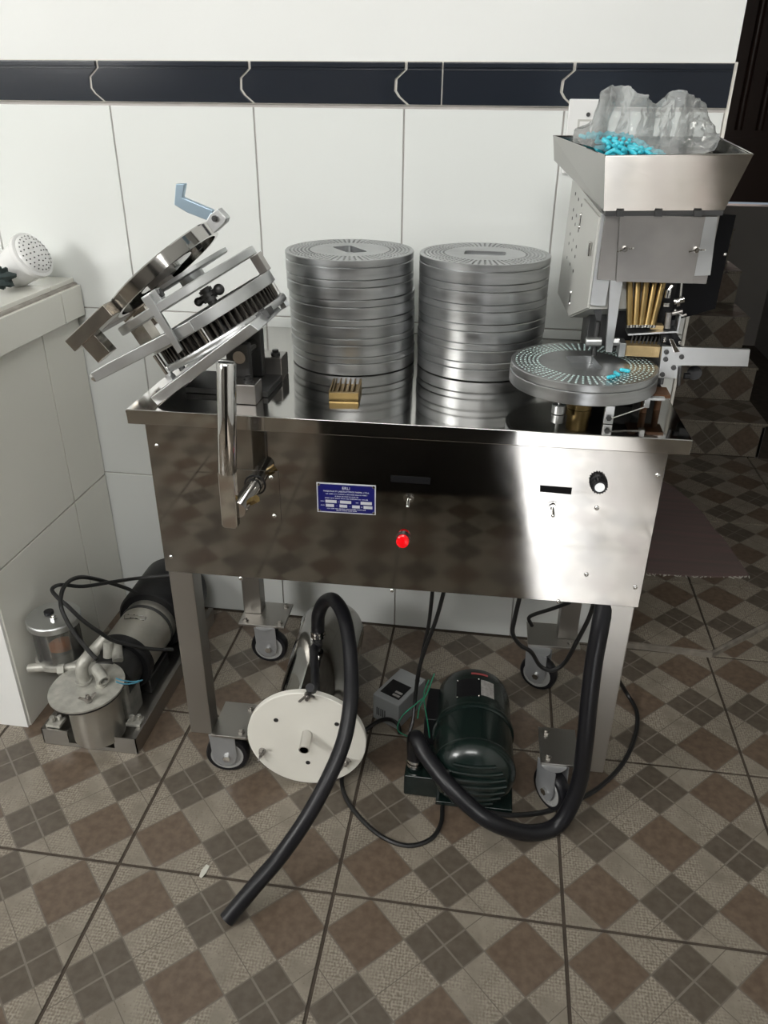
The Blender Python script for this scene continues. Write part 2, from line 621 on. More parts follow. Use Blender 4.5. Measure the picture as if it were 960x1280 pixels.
# ---- back wall: rendered plaster above, tiles below
WY = 0.905
wb = structure(MB().box(-1.6, 1.121, WY + 0.001, 1.06, 1.467, 2.75).build('wall_back', M['plaster']))
MB().box(-1.6, 1.119, WY + 0.004, 1.06, 0, 1.468).build('grout_bed', M['grout'], wb)
MB().box(1.1195, 1.126, WY - 0.002, 1.06, 0, 1.468).build('corner_render', M['wgrout'], wb)
xs = [-1.581, -1.243, -0.905, -0.567, -0.228, 0.111, 0.450, 0.793, 1.119]
zs = [0.0, 0.442, 0.912, 1.379]
for a in range(len(xs) - 1):
    for b in range(3):
        h = 0.0016
        MB().box(xs[a] + h, xs[a + 1] - h, WY, WY + 0.01, zs[b] + h, zs[b + 1] - h).build(
            'wall_tile', M['wtile'], wb, bevel=0.0015, origin=(xs[a], WY, zs[b]))
jx = [-1.29, -0.94, -0.592, -0.242, 0.109, 0.453, 0.804]
zig = [(0, 1.466), (0, 1.452), (-0.021, 1.434), (-0.022, 1.412), (-0.014, 1.401), (0.005, 1.386)]


def border_tile(left, right):
    """left/right: list of (x,z) from top down"""
    mb = MB()
    pts = [(x, WY - 0.006, z) for x, z in left] + [(x, WY - 0.006, z) for x, z in reversed(right)]
    mb.prism(pts, (0, 0.014, 0))
    xl, xr = left[0][0], right[0][0]
    mb.box(xl + 0.001, xr - 0.001, WY - 0.009, WY - 0.004, 1.4555, 1.4645)
    mb.box(xl + 0.001, xr - 0.001, WY - 0.0075, WY - 0.004, 1.4505, 1.4525)
    return mb.build('border_tile', M['border'], wb, bevel=0.0012)


gz = 0.003
for a in range(len(jx)):
    lft = [(jx[a] + dx + gz, z) for dx, z in zig]
    if a == len(jx) - 1:
        rt = [(1.119, z) for dx, z in zig]
    else:
        rt = [(jx[a + 1] + dx - gz, z) for dx, z in zig]
    if a == 5:                                          # a cut tile with a straight joint
        cut = [(0.531, 1.466), (0.531, 1.386)]
        border_tile(lft, [(x - 0.0015, z) for x, z in cut])
        border_tile([(x + 0.0015, z) for x, z in cut], rt)
    else:
        border_tile(lft, rt)
MB().box(-1.6, 1.119, WY - 0.001, WY + 0.004, 1.384, 1.468).build('border_grout', M['wgrout'], wb)

# ---- the rest of the room behind the camera and the passage on the right
LX, BX = -2.3, 2.35
structure(MB().box(LX - .12, LX, -3.72, 1.06, 0, 2.75).build('wall_left', M['plaster']))
structure(MB().box(LX, 0.91, -3.72, -3.6, 0, 2.75).box(1.46, BX, -3.72, -3.6, 0, 2.75).box(0.91, 1.46, -3.72, -3.6, 2.12, 2.75).build('wall_front', M['plaster2']))
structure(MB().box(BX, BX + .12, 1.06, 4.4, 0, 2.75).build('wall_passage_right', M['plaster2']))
structure(MB().box(BX, BX + .12, -3.72, 1.06, 0, 2.75).build('wall_right', M['plaster']))
structure(MB().box(LX - .12, BX + .12, -3.72, 1.06, 2.75, 2.85).build('ceiling', M['plaster']))
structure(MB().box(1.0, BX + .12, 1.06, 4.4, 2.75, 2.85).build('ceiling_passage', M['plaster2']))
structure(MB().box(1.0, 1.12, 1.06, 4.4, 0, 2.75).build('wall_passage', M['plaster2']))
structure(MB().box(LX, -1.6, WY, 1.06, 0, 2.75).build('wall_back_return', M['plaster']))
# added stand-in for the camera operator: an unseen block that shades the floor
structure(MB().box(0.10, 0.86, -1.50, -1.25, 0, 1.55).build('operator_stand_in', M['stand_in']))

# ---- raised landing in the passage: tiles cut to its slanting edge
land = [(1.126, 0.905), (1.362, 0.897), (2.34, 1.752), (2.34, 2.36), (1.126, 2.36)]
LZ = 0.017
ld = structure(MB().prism([(x, y, -0.002) for x, y in land], (0, 0, LZ - 0.005)).build('floor_landing', M['fgrout']))
MB().prism([(1.126, 0.901, 0), (1.361, 0.893, 0), (1.361, 0.903, 0), (1.126, 0.911, 0)], (0, 0, LZ)).build('edge_strip', M['fedge'], ld)
MB().prism([(1.362, 0.893, 0), (2.34, 1.748, 0), (2.335, 1.758, 0), (1.362, 0.906, 0)], (0, 0, LZ - .001)).build('edge_strip', M['fedge'], ld)


def clip(poly, axis, val, keep_greater):
    out = []
    for i in range(len(poly)):
        a, b = poly[i], poly[(i + 1) % len(poly)]
        ia = (a[axis] >= val) == keep_greater
        ib = (b[axis] >= val) == keep_greater
        if ia:
            out.append(a)
        if ia != ib:
            t_ = (val - a[axis]) / (b[axis] - a[axis])
            out.append((a[0] + (b[0] - a[0]) * t_, a[1] + (b[1] - a[1]) * t_))
    return out


inner = [(1.128, 0.912), (1.360, 0.906), (2.33, 1.758), (2.33, 2.355), (1.128, 2.355)]
gx = [0.920, 1.370, 1.820, 2.270, 2.72]
gy = [0.81, 1.262, 1.712, 2.162, 2.612]
for a in range(4):
    for b in range(4):
        pl = inner
        for ax, lo, hi in ((0, gx[a] + g, gx[a + 1] - g), (1, gy[b] + g, gy[b + 1] - g)):
            pl = clip(pl, ax, lo, True)
            if len(pl) >= 3:
                pl = clip(pl, ax, hi, False)
            if len(pl) < 3:
                break
        if len(pl) >= 3:
            MB().prism([(x, y, LZ - 0.008) for x, y in pl], (0, 0, 0.008)).build('landing_tile', M['ftile'], ld, origin=(gx[a], gy[b], LZ))

# ---- tiled stairs going up to the door
st = structure(MB().build('floor_stairs', M['fgrout'], fix=False))
st0 = MB()
ry, SR, ST, SX = 2.36, 0.160, 0.282, 1.865
for k in range(5):
    z0, z1 = LZ + k * SR, LZ + (k + 1) * SR
    y0, y1 = ry + k * ST, (ry + (k + 1) * ST if k < 4 else 4.2)
    st0.box(1.12, SX - 0.012, y0 + 0.008, y1 + 0.02, 0, z1 - 0.008)
    for (xa, xb, xo) in ((1.125, 1.415, 0.968), (1.419, SX, 1.418)):
        MB().box(xa, xb, y0, y0 + 0.008, z0 + 0.001, z1 - 0.012).build('riser_tile', M['ftile'], st, bevel=.001, origin=(xo, y0, z0))
    for (xa, xb, xo) in ((1.125, 1.415, 0.968), (1.419, SX + 0.004, 1.418)):
        MB().box(xa, xb, y0 - 0.012, min(y1, y0 + .44), z1 - 0.010, z1).build('tread_tile', M['ftile'], st, bevel=.002, origin=(xo, y0 - .012, z1))
st0.build('stair_core', M['fgrout'], st)
MB().box(SX - 0.012, SX + 0.0, ry, 4.2, 0, LZ + SR - .02).build('stair_side', M['plaster2'], st)

# ---- brown metal door at the head of the stairs, daylight showing under it
DY = 4.25
dz0 = Y(930, 256, DY).z
dr = structure(MB().box(1.12, BX, DY, DY + .04, dz0 + .015, 2.75).build('door_1', M['bdoor']))
for k in range(7):
    xk = Y(925, 150, DY).x + (k - 2) * 0.115
    MB().lathe([(0.0, 0), (0.022, 0.0), (0.022, 1.2), (0, 1.2)], (xk, DY, dz0 + .40), (0, 0, 1), 12).build('corrugation', M['bdoor'], dr)
MB().box(1.14, BX - .02, DY - .012, DY, dz0 + .33, dz0 + .36).build('door_rail', M['bdoor'], dr)
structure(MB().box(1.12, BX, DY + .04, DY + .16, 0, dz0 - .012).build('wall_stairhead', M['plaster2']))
# daylight strip: a short light panel lying outside behind the gap
area('under_door_daylight', (2.1, DY + .20, dz0 + 0.06), (2.1, DY - 1, dz0 - .05), 0.30, 0.05, 0.25, (1.0, .8, .7))

# ================================================================== COUNTER (left)
ct = thing('tiled_counter', 'white tiled masonry counter with thick overhanging top beside the machine', 'counter', (-0.7, 0.6, 0))
CX, CYF = -0.393, 0.345
MB().box(-1.35, CX - 0.008, CYF + 0.004, 0.9, 0, 0.9).build('core', M['grout'], ct)
MB().box(-1.35, CX - 0.004, CYF - 0.008, CYF + 0.004, 0, 0.88).build('end_render', M['skirtwhite'], ct)
for (ya, yb) in ((CYF, 0.7215), (0.7255, 0.9)):
    for (za, zb) in ((0.0, 0.435), (0.4395, 0.886)):
        MB().box(CX - 0.008, CX, ya, yb, za, zb).build('side_tile', M['ctile'], ct, bevel=.001)
# slab
MB().box(-1.35, -0.378, 0.10, 0.900, 0.894, 0.978).build('slab_core', M['mortar'], ct, bevel=.004)
for (ya, yb) in ((0.10, 0.355), (0.359, 0.800), (0.8035, 0.899)):
    MB().box(-0.379, -0.370, ya, yb, 0.896, 0.972).build('edge_tile', M['ctile'], ct, bevel=.0015)
for (ya, yb) in ((0.10, 0.355), (0.359, 0.790), (0.7935, 0.902)):
    for (xa, xb) in ((-1.35, -1.0), (-0.997, -0.70), (-0.697, -0.388)):
        MB().box(xa, xb, ya, yb, 0.976, 0.988).build('top_tile', M['ctile'], ct, bevel=.0015)

# ---- shower head and rag on the counter
sh = thing('shower_head', 'white electric shower head lying on its side on the tiled counter', 'shower head', (-.45, .78, .988))
fc = Y(37, 324, 0.78) + V((0, 0, .004))
ax = V((0.84, -0.12, 0.50)).normalized()
MB().lathe([(0, -.17), (.030, -.168), (.036, -.15), (.040, -.10), (.046, -.04), (.050, -.004), (.0505, 0)], fc, ax, 36).build('body', M['whitep'], sh)
MB().lathe([(.0505, 0.001), (.0545, .001), (.0555, .004), (.055, .014), (.052, .016), (.048, .0165)], fc, ax, 36).build('rim', M['whitep'], sh)
MB().lathe([(.048, .0165), (.044, .022), (.030, .028), (.014, .031), (0, .032)], fc, ax, 36).build('spray_face', M['whitep'], sh)
mb = MB()
_, aa, bb = mb.frame(ax)
for rr, n_, hh in ((.012, 6, .0312), (.023, 12, .0295), (.034, 18, .026), (.042, 24, .0225)):
    for k in range(n_):
        c = fc + ax * hh + (aa * math.cos(2 * PI * k / n_) + bb * math.sin(2 * PI * k / n_)) * rr
        mb.cyl(c - ax * .001, c + ax * .0012, .0018, n=6)
nz_ = mb.build('nozzles', M['dsteel'], sh)
nz_['kind'] = 'stuff'
mb = MB().sphere(Y(-3, 347, .70) + V((0, 0, 0)), .036, 18, 12, (1.1, .8, .62))
for i, p in enumerate(mb.v):
    c0 = Y(-3, 347, .70)
    d = p - c0
    mb.v[i] = c0 + d * (1 + .22 * math.sin(9 * math.atan2(d.z, d.x) + 40 * d.y) + random.uniform(-.05, .05))
    mb.v[i].z = max(mb.v[i].z, .9885)
tag(mb.build('rag', M['cloth']), 'crumpled dark green rag next to the white shower head on counter', 'rag')

# ---- switch plate on the wall behind the hopper
sw = thing('switch_plate', 'white wall switch plate with dark screw behind the steel hopper', 'switch', (.84, WY, 1.34))
MB().box(.800, .874, WY - .011, WY - .0005, 1.255, 1.400).build('cover', M['whitep'], sw, bevel=.003)
MB().cyl((.842, WY - .0105, 1.371), (.842, WY - .014, 1.371), .0042).build('screw', M['dsteel'], sw)
MB().box(.822, .856, WY - .0125, WY - .0105, 1.300, 1.362).build('socket_recess', M['greyp'], sw)
MB().box(.826, .854, WY - .0145, WY - .0105, 1.302, 1.358).build('rocker', M['whitep'], sw, bevel=.001)

# ================================================================== CAPSULE FILLING MACHINE
PHI = math.radians(1.2)
O = V((0.037, 0.25, 0))
mach = thing('capsule_filling_machine', 'large polished stainless steel capsule filling machine on four castered legs', 'machine', O, PHI)
ML = MW[mach]


def L(x, y, z):
    return ML @ V((x, y, z))


PN = (ML.to_3x3() @ V((0, 1, 0))).normalized()
PP = L(0, 0.012, 0)


def PAN(u, v, d=0.0):
    """point on the front panel (d metres in front of it) seen at pixel u, v"""
    return onplane(u, v, PP - PN * d, PN)


TW, TD, TZ = 0.985, 0.60, 0.900
# tabletop: folded sheet with a turned-down skirt
mb = MB(ML)
mb.box(0, TW, 0, TD, TZ - 0.003, TZ)
mb.box(0, TW, 0, 0.003, 0.872, TZ - .003).box(0, TW, TD - .003, TD, 0.872, TZ - .003)
mb.box(0, .003, .003, TD - .003, .872, TZ - .003).box(TW - .003, TW, .003, TD - .003, .872, TZ - .003)
top = mb.build('table_top', M['steel'], mach, bevel=.0015)
# cabinet and front panel
PX0, PX1, PZ0, PZ1 = 0.027, 0.953, 0.552, 0.871
MB(ML).box(PX0, PX1, .012, .0145, PZ0, PZ1).build('front_panel', M['panel'], mach, bevel=.0008)
mb = MB(ML)
mb.box(PX0 + .002, PX0 + .005, .0145, .56, PZ0 + .004, PZ1).box(PX1 - .005, PX1 - .002, .0145, .56, PZ0 + .004, PZ1)
mb.box(PX0 + .005, PX1 - .005, .557, .56, PZ0 + .004, PZ1)
mb.build('cabinet_body', M['brushed'], mach)
MB(ML).box(PX0 + .006, PX1 - .006, .0146, .556, PZ0 + .03, PZ0 + .033).build('cabinet_floor', M['brushed'], mach)

# legs and casters
LZB = 0.1265
legs = [(0.030, 0.0165), (0.898, 0.0165), (0.022, 0.475), (0.882, 0.475)]
for (lx, ly) in legs:
    mb = MB(ML)
    mb.box(lx, lx + .050, ly, ly + .045, LZB - (.0085 if ly < .1 else 0), PZ0 + .028)
    lg = mb.build('leg', M['leg'], mach, bevel=.002)


def caster(px, py, pw, pd, wx, wy, rot, bolts):
    """plate corner (local), plate size, wheel centre (world), swivel angle"""
    pl = MB(ML).box(px, px + pw, py, py + pd, LZB - .0065, LZB).build('caster', M['leg'], mach, bevel=.001)
    for bx, by in bolts:
        p = L(px + bx, py + by, LZB)
        MB().cyl(p, p + V((0, 0, .005)), .0085, n=6).cyl(p, p + V((0, 0, .010)), .0048, n=8).build('bolt', M['leg'], pl)
    Rm = Matrix.Translation((wx, wy, .0505)) @ Matrix.Rotation(rot, 4, 'Z')
    MB(Rm).lathe([(.0, -.012), (.036, -.012), (.036, .012), (0, .012)], (0, 0, 0), (0, 1, 0), 36).build('wheel_hub', M['hubgrey'], pl)
    MB(Rm).lathe([(.036, -.014), (.046, -.014), (.0495, -.010), (.0503, 0), (.0495, .010), (.046, .014), (.036, .014), (.036, -.014)], (0, 0, 0), (0, 1, 0), 40).build('tyre', M['rubber'], pl)
    MB(Rm).annulus((0, -.0155, 0), (0, 1, 0), .0325, .0375, .004, 36).build('rim_ring', M['hubgrey'], pl)
    for sg in (-1, 1):
        pts = [(-.036, sg * .020, .0692), (.022, sg * .020, .0692), (.024, sg * .020, .004), (.019, sg * .020, -.014), (.006, sg * .020, -.024), (-.010, sg * .020, -.025), (-.024, sg * .020, -.016), (-.032, sg * .020, .0)]
        MB(Rm).prism(pts, (0, -sg * .0025, 0)).build('fork', M['castergrey'], pl, bevel=.0006)
    MB(Rm).cyl((0, -.024, 0), (0, .024, 0), .005, n=12).cyl((0, -.0265, 0), (0, -.020, 0), .009, n=6).build('axle_bolt', M['chrome'], pl)
    MB(Rm).cyl((-.006, 0, .0692), (-.006, 0, .0697), .030, n=28).build('swivel', M['castergrey'], pl)
    return pl


caster(0.0802, 0.006, .082, .112, .142, .288, math.radians(8), ((.066, .094), (.066, .018)))
caster(0.815, 0.020, .0828, .112, .884, .294, math.radians(-52), ((.016, .094), (.016, .018)))
caster(0.020, 0.424, .128, .112, .128, .692, math.radians(4), ((.016, .018), (.112, .018), (.112, .094)))
caster(0.803, 0.438, .136, .104, .866, .692, math.radians(-24), ((.112, .018), (.112, .088)))


# ---- front panel fittings
def screw_on(p, n, r=.0042, parent=mach, m='chrome', name='screw'):
    n = V(n).normalized()
    return MB().lathe([(r, 0), (r * .95, r * .35), (r * .6, r * .65), (0, r * .75)], p, n, 12).build(name, M[m], parent)


for (u, v) in ((196, 557), (214, 696), (301, 723), (490, 738), (698, 752), (733, 718), (746, 635), (822, 594), (794, 734)):
    screw_on(PAN(u, v), -PN)
# nameplate
c4 = [PAN(395.5, 602.5), PAN(470, 607), PAN(469.5, 643.5), PAN(397, 639.5)]
mid = sum(c4, V()) / 4
nx = ((c4[1] - c4[0]) + (c4[2] - c4[3])).normalized()
nzv = V((0, 0, 1))
wN, hN = ((c4[1] - c4[0]).length + (c4[2] - c4[3]).length) / 2, ((c4[3] - c4[0]).length + (c4[2] - c4[1]).length) / 2
Nx = Matrix.Translation(mid) @ Matrix((( nx.x, PN.x, 0, 0), (nx.y, PN.y, 0, 0), (nx.z, PN.z, 1, 0), (0, 0, 0, 1)))
npl = MB(Nx).box(-wN / 2, wN / 2, -.0010, .0006, -hN / 2, hN / 2).build('nameplate', M['platefield'], mach)
npl['label'] = 'blue engraved nameplate'
MB(Nx).box(-wN / 2 + .0022, wN / 2 - .0022, -.0013, -.0009, -hN / 2 + .0022, hN / 2 - .0022).build('blue_field', M['blue'], npl)
for sx in (-1, 1):
    for sz in (-1, 1):
        c = Nx @ V((sx * (wN / 2 - .004), -.0012, sz * (hN / 2 - .004)))
        MB().lathe([(.0028, 0), (.0022, .0010), (0, .0014)], c, -PN, 12).build('rivet', M['chrome'], npl)


def text(body, size, Mx, parent, m, name='lettering', align='CENTER', depth=.0002):
    cu = bpy.data.curves.new('t', 'FONT')
    cu.body, cu.size, cu.align_x, cu.align_y, cu.extrude = body, size, align, 'CENTER', depth
    to = bpy.data.objects.new('t', cu)
    C.objects.link(to)
    dg = bpy.context.evaluated_depsgraph_get()
    me = bpy.data.meshes.new_from_object(to.evaluated_get(dg))
    bpy.data.objects.remove(to)
    me.name = name
    me.transform(MW[parent].inverted() @ Mx @ Matrix.Rotation(PI / 2, 4, 'X'))
    me.materials.clear()
    me.materials.append(m)
    o = bpy.data.objects.new(name, me)
    C.objects.link(o)
    o.parent = parent
    MW[o] = MW[parent].copy()
    return o


def NT(x, z):
    return Nx @ Matrix.Translation((x, -.00155, z))


hh = hN / 2
text('ERLI', .0082, NT(0, hh * .70), npl, M['ink'])
text('MAQUINAS P/ LABORATORIOS FARMA. LTDA', .0042, NT(0, hh * .47), npl, M['ink'])


def worn_line(x0, x1, z, words):
    """a line of engraving too small and worn to read: a row of short strokes, word by word"""
    mb = MB(NT(0, 0))
    rnd = random.Random(int(z * 1e5) + 7)
    x = x0
    left = 0
    while x < x1:
        if left == 0:
            left = rnd.choice(words)
            x += .0011
        w = rnd.uniform(.0006, .0011)
        h = rnd.uniform(.0007, .0011)
        mb.box(x, min(x + w, x1), -.0001, .0003, z - h, z + h * rnd.uniform(.2, 1))
        x += w + .00045
        left -= 1
    o = mb.build('worn_lettering', M['ink'], npl, fix=False, smooth=False)
    o['kind'] = 'stuff'


for zz, x0, x1, wd in ((.30, -.72, .72, (2, 7, 4, 6)), (.15, -.40, .42, (3, 2, 6)), (.01, -.74, .74, (7, 4, 6))):
    worn_line(x0 * wN / 2, x1 * wN / 2, zz * hh, wd)
for r_, zz, hgt, cells, labs in ((0, -.22, .0056, ((-.52, .19), (-.02, .19), (.68, .19)), ((-.82, 6), (-.27, 1), (.36, 4))),
                                 (1, -.50, .0056, ((-.56, .14), (-.10, .13), (.33, .13), (.74, .15)), ((-.82, 6), (-.33, 1), (.12, 1), (.52, 2)))):
    for cx, hw in cells:
        MB(Nx).box((cx - hw) * wN / 2, (cx + hw) * wN / 2, -.0017, -.0012, zz * hh - hgt / 2 - .0002, zz * hh + hgt / 2).build('value_field', M['platefield'], npl)
    for cx, n_ in labs:
        hw = (.0012 * n_ + .0008) / 2
        worn_line(cx * wN / 2 - hw, cx * wN / 2 + hw, zz * hh, (n_ + 1,))
worn_line(-.68 * wN / 2, .66 * wN / 2, -hh * .70, (9, 5, 8))
worn_line(-.36 * wN / 2, .36 * wN / 2, -hh * .81, (8, 6))

# label strips
for (u0, v0, u1, v1) in ((488.5, 594, 538.5, 602), (675, 606.5, 715, 614.5)):
    a, b = PAN(u0, v0), PAN(u1, v1)
    d = (PAN(u1, v0 + (v1 - v0) * .3) - a)
    h = .0078
    MB().prism([a, PAN(u1, v0 + 3.2), PAN(u1 - 1, v1 + 3.4), PAN(u0, v1)], -PN * .0008).build('label_strip', M['tape'], mach)
# toggles
for (u, v) in ((511, 622), (691, 633)):
    p = PAN(u, v)
    tg = MB().cyl(p, p - PN * .003, .0085, n=6).cyl(p - PN * .003, p - PN * .006, .0065, n=16).cyl(p, p - PN * .0015, .010, n=20).build('toggle_switch', M['chrome'], mach)
    MB().cyl(p - PN * .005, p - PN * .020 + V((0, 0, -.008)), .0022, .0034, n=10).sphere(p - PN * .020 + V((0, 0, -.008)), .0034, 10, 6).build('lever', M['chrome'], tg)
# pilot lamp
p = PAN(504, 673)
pl = MB().cyl(p, p - PN * .006, .0132, n=24).build('pilot_lamp', M['dsteel'], mach)
pl['label'] = 'red pilot lamp'
MB().lathe([(.0118, .006), (.0122, .0135), (.0112, .0165), (.006, .018), (0, .0183)], p, -PN, 24).build('lens', M['redl'], pl)
# knob
p = PAN(748, 603)
kb = MB().lathe([(.0155, 0), (.0155, .004), (.0138, .005), (.0128, .018), (.0120, .020), (0, .020)], p, -PN, 28).build('speed_knob', M['blackp'], mach)
kb['label'] = 'black dial knob with silver cap'
MB().cyl(p - PN * .020, p - PN * .0206, .0085, n=24).build('cap', M['alu'], kb)
mb = MB()
for k in range(18):
    a = 2 * PI * k / 18
    c = p + (nx * math.cos(a) + V((0, 0, math.sin(a)))) * .0134
    mb.cyl(c - PN * .004, c - PN * .018, .0012, n=5)
mb.build('grip_ribs', M['blackp'], kb)

# ---- lever and its shaft through the panel
c0, c1 = PAN(318, 607), None
MB(ML).box(0.185, 0.272, .0105, .012, PAN(345, 652).z + .002, PAN(345, 589).z).build('shaft_cover_plate', M['panel'], mach, bevel=.0004)
for (u, v) in ((339, 597), (343, 645), (316, 625)):
    screw_on(PAN(u, v, .0015), -PN, .0045)
hole = PAN(319, 606, .002)
MB().annulus(hole + PN * .001, -PN, .0175, .0205, .0020, 32).build('shaft_seal', M['blackp'], mach)
LY = 0.165
sh1 = Y(300, 630, LY)
MB().cyl(hole + PN * .03, V((hole.x - .003, LY + .0, hole.z - .002)), .0150, n=28).build('lever_shaft', M['chrome'], mach)
lt, lm, lb_ = Y(283, 452, LY), Y(284, 590, LY), Y(289, 658, LY)
lv = MB().lathe([(0, 0), (.0150, 0), (.0158, .002), (.0158, (lt - lm).length - .004), (.0135, (lt - lm).length - .0005), (.010, (lt - lm).length), (0, (lt - lm).length)], lm, lt - lm, 32).build('lever_handle', M['chrome'], mach)
dn = (lb_ - lm).normalized()
sd = V((1, 0, 0)) - dn * dn.x
sd.normalize()
w_ = .0143
pts = [lm - dn * .028 + sd * w_ * .55, lm + sd * w_, lb_ - dn * .004 + sd * w_, lb_ + sd * (w_ - .004), lb_ - sd * (w_ - .004), lb_ - dn * .004 - sd * w_, lm - sd * w_, lm - dn * .028 - sd * w_ * .55]
MB().prism([q + V((0, -.008, 0)) for q in pts], (0, .016, 0)).build('lever_foot', M['chrome'], lv, bevel=.002)
pc = Y(313, 627, .205)
MB().cyl(pc, pc + V((.014, -.006, .010)), .0075, n=6).cyl(pc + V((-.006, -.005, -.004)), pc, .0045, n=10).build('clamp_bolt', M['brass'], lv)

# ---------------------------------------------------------------- closing station (left), tilted on its pivot
TH = math.radians(30.5)
CO = V((0.10, 0.43, 1.0))
CU = Matrix.Translation(CO) @ Matrix.Rotation(-TH, 4, 'Y')
# pivot blocks on the table
for (x0, x1, y0, y1, z1) in ((.200, .262, .308, .352, .938), (.190, .272, .455, .505, .945)):
    b = MB().box(x0, x1, y0, y1, .9005, z1).build('pivot_block', M['brushed'], mach, bevel=.002)
    pb = V((x1 - .016, (y0 + y1) / 2 - .008, z1))
    MB().cyl(pb, pb + V((0, 0, .006)), .009, n=20).cyl(pb, pb + V((0, 0, .012)), .0065, n=6).build('cap_bolt', M['dsteel'], b)
MB().box(.110, .272, .352, .455, .9005, .912).build('pivot_base', M['dsteel'], mach, bevel=.001)
MB().box(.196, .240, .352, .372, .912, 1.000).build('pivot_lug', M['dsteel'], mach, bevel=.003)
MB().box(.196, .240, .435, .455, .912, 1.005).build('pivot_lug', M['dsteel'], mach, bevel=.003)
MB().cyl((.222, .350, .975), (.222, .460, .975), .012).build('pivot_shaft', M['chrome'], mach)
# base plate
P4 = [(-.064, -.0605), (-.061, -.0785), (.186, -.054), (.178, -.036)]
cb = MB(CU).prism([(a, -.156, b) for a, b in P4], (0, .150, 0)).build('clamp_base', M['alu'], mach, bevel=.0015)
# wedge and spacers under the pin bed
MB(CU).prism([(-.020, -.118, -.0555), (.10, -.118, -.045), (.10, -.118, -.031), (.04, -.118, -.040)], (0, .02, 0)).build('wedge', M['alu'], cb)
MB(CU).box(.038, .062, -.112, -.085, -.056, -.036).build('spacer', M['brownspacer'], cb, bevel=.001)
MB(CU).box(.085, .118, -.112, -.080, -.052, -.036).build('spacer', M['brownspacer'], cb, bevel=.001)
MB(CU).box(.120, .150, -.110, -.075, -.050, -.036).build('spacer', M['alu'], cb, bevel=.001)
MB(CU).box(.165, .190, -.085, -.055, -.048, -.034).build('spacer', M['dsteel'], cb, bevel=.001)
for (a, b) in ((.134, -.102), (.178, -.078), (.00, -.112)):
    c = CU @ V((a, b, -.050))
    MB().cyl(c, CU @ V((a, b, -.030)), .006, n=6).build('bolt', M['dsteel'], cb)
# pin bed
pb_ = MB(CU).lathe([(0, 0), (.134, 0), (.1355, .002), (.1355, .010), (.134, .0125), (0, .0125)], (.060, 0, -.0440), (0, 0, 1), 64).build('pin_bed', M['alu'], mach)
mb = MB(CU)
for r_ in (.085, .0925, .100, .1075, .115, .1215):
    for k in range(60):
        a = 2 * PI * k / 60
        x, y = .060 + r_ * math.cos(a), r_ * math.sin(a)
        mb.lathe([(.0026, -.033), (.0026, .014), (0, .0145)], (x, y, 0), (0, 0, 1), 6)
pn = mb.build('pins', M['pin'], pb_, fix=False)
pn['kind'] = 'stuff'
MB(CU).cyl((.06, 0, -.033), (.06, 0, .004), .078, n=40).build('pin_core', M['dsteel'], pb_)
# pin ring with its front arm
pr = MB(CU).annulus((.060, 0, -.004), (0, 0, 1), .1255, .1345, .022, 72).build('pin_ring', M['alu'], mach, bevel=.001)
MB(CU).prism([(-.150, -.1365, .010), (.075, -.1365, -.0035), (.075, -.1365, .0175), (-.10, -.1365, .0275), (-.150, -.1365, .0285)], (0, .0235, 0)).build('arm', M['alu'], pr, bevel=.0015)
MB(CU).cyl((-.1495, -.125, .019), (-.157, -.125, .019), .0085, n=20).cyl((-.157, -.125, .019), (-.160, -.125, .019), .0055, n=6).build('arm_bolt', M['chrome'], pr)
for (a, b) in ((-.034, -.105), (.078, -.118), (-.03, .10), (.16, .09)):
    lgm = MB(CU).cyl((a, b, -.058), (a, b, -.003), .0058, n=16).build('tie_rod', M['chrome'], pr)
    MB(CU).cyl((a, b, -.060), (a, b, -.048), .0105, n=6).cyl((a, b, -.048), (a, b, -.043), .008, n=16).build('nut', M['alu'], lgm)
MB(CU).box(.186, .203, -.012, .012, .018, .053).build('riser_post', M['brushed'], pr, bevel=.001)
MB(CU).box(-.098, -.068, -.02, .02, .016, .054).build('riser_post', M['bronze'], pr, bevel=.001)
# upper plate
up = MB(CU).lathe([(.075, 0), (.146, 0), (.148, .002), (.148, .0145), (.146, .0165), (.075, .0165), (.075, 0)], (.042, 0, .0530), (0, 0, 1), 72).build('upper_plate', M['alu'], mach)
MB(CU).box(-.035, .119, -.022, .022, .055, .066).box(.03, .05, -.077, .077, .055, .066).build('cross_bar', M['alu'], up)
MB(CU).lathe([(0, 0), (.082, 0), (.084, .002), (.084, .009), (0, .010)], (.055, .02, .083), (0, 0, 1), 48).build('pressure_disc', M['alu'], up)
MB(CU).cyl((.055, .02, .0690), (.055, .02, .084), .025).build('hub', M['alu'], up)
MB(CU).prism([(.032, -.150, .088), (.047, -.150, .088), (.041, -.150, -.018), (.029, -.150, -.020)], (0, .007, 0)).build('front_strap', M['alu'], up, bevel=.001)
MB(CU).box(.026, .058, -.1435, -.125, .064, .090).build('strap_block', M['alu'], up, bevel=.001)
c = CU @ V((.060, -.130, .080))
MB(CU).cyl((.058, -.135, .080), (.062, -.135, .080), .008, n=6).build('strap_screw', M['dsteel'], up)
kn = MB(CU)
for (h0, h1, r_) in ((.020, .050, .009), (.026, .032, .0135), (.034, .040, .0135), (.042, .048, .0125)):
    kn.cyl((.108, -.080, h0), (.108, -.080, h1), r_, n=16)
kn.cyl((.085, -.080, .035), (.131, -.080, .035), .0065, n=12).sphere((.131, -.080, .035), .010, 12, 8).sphere((.085, -.080, .035), .008, 12, 8)
kn.build('wing_bolt', M['dsteel'], up)
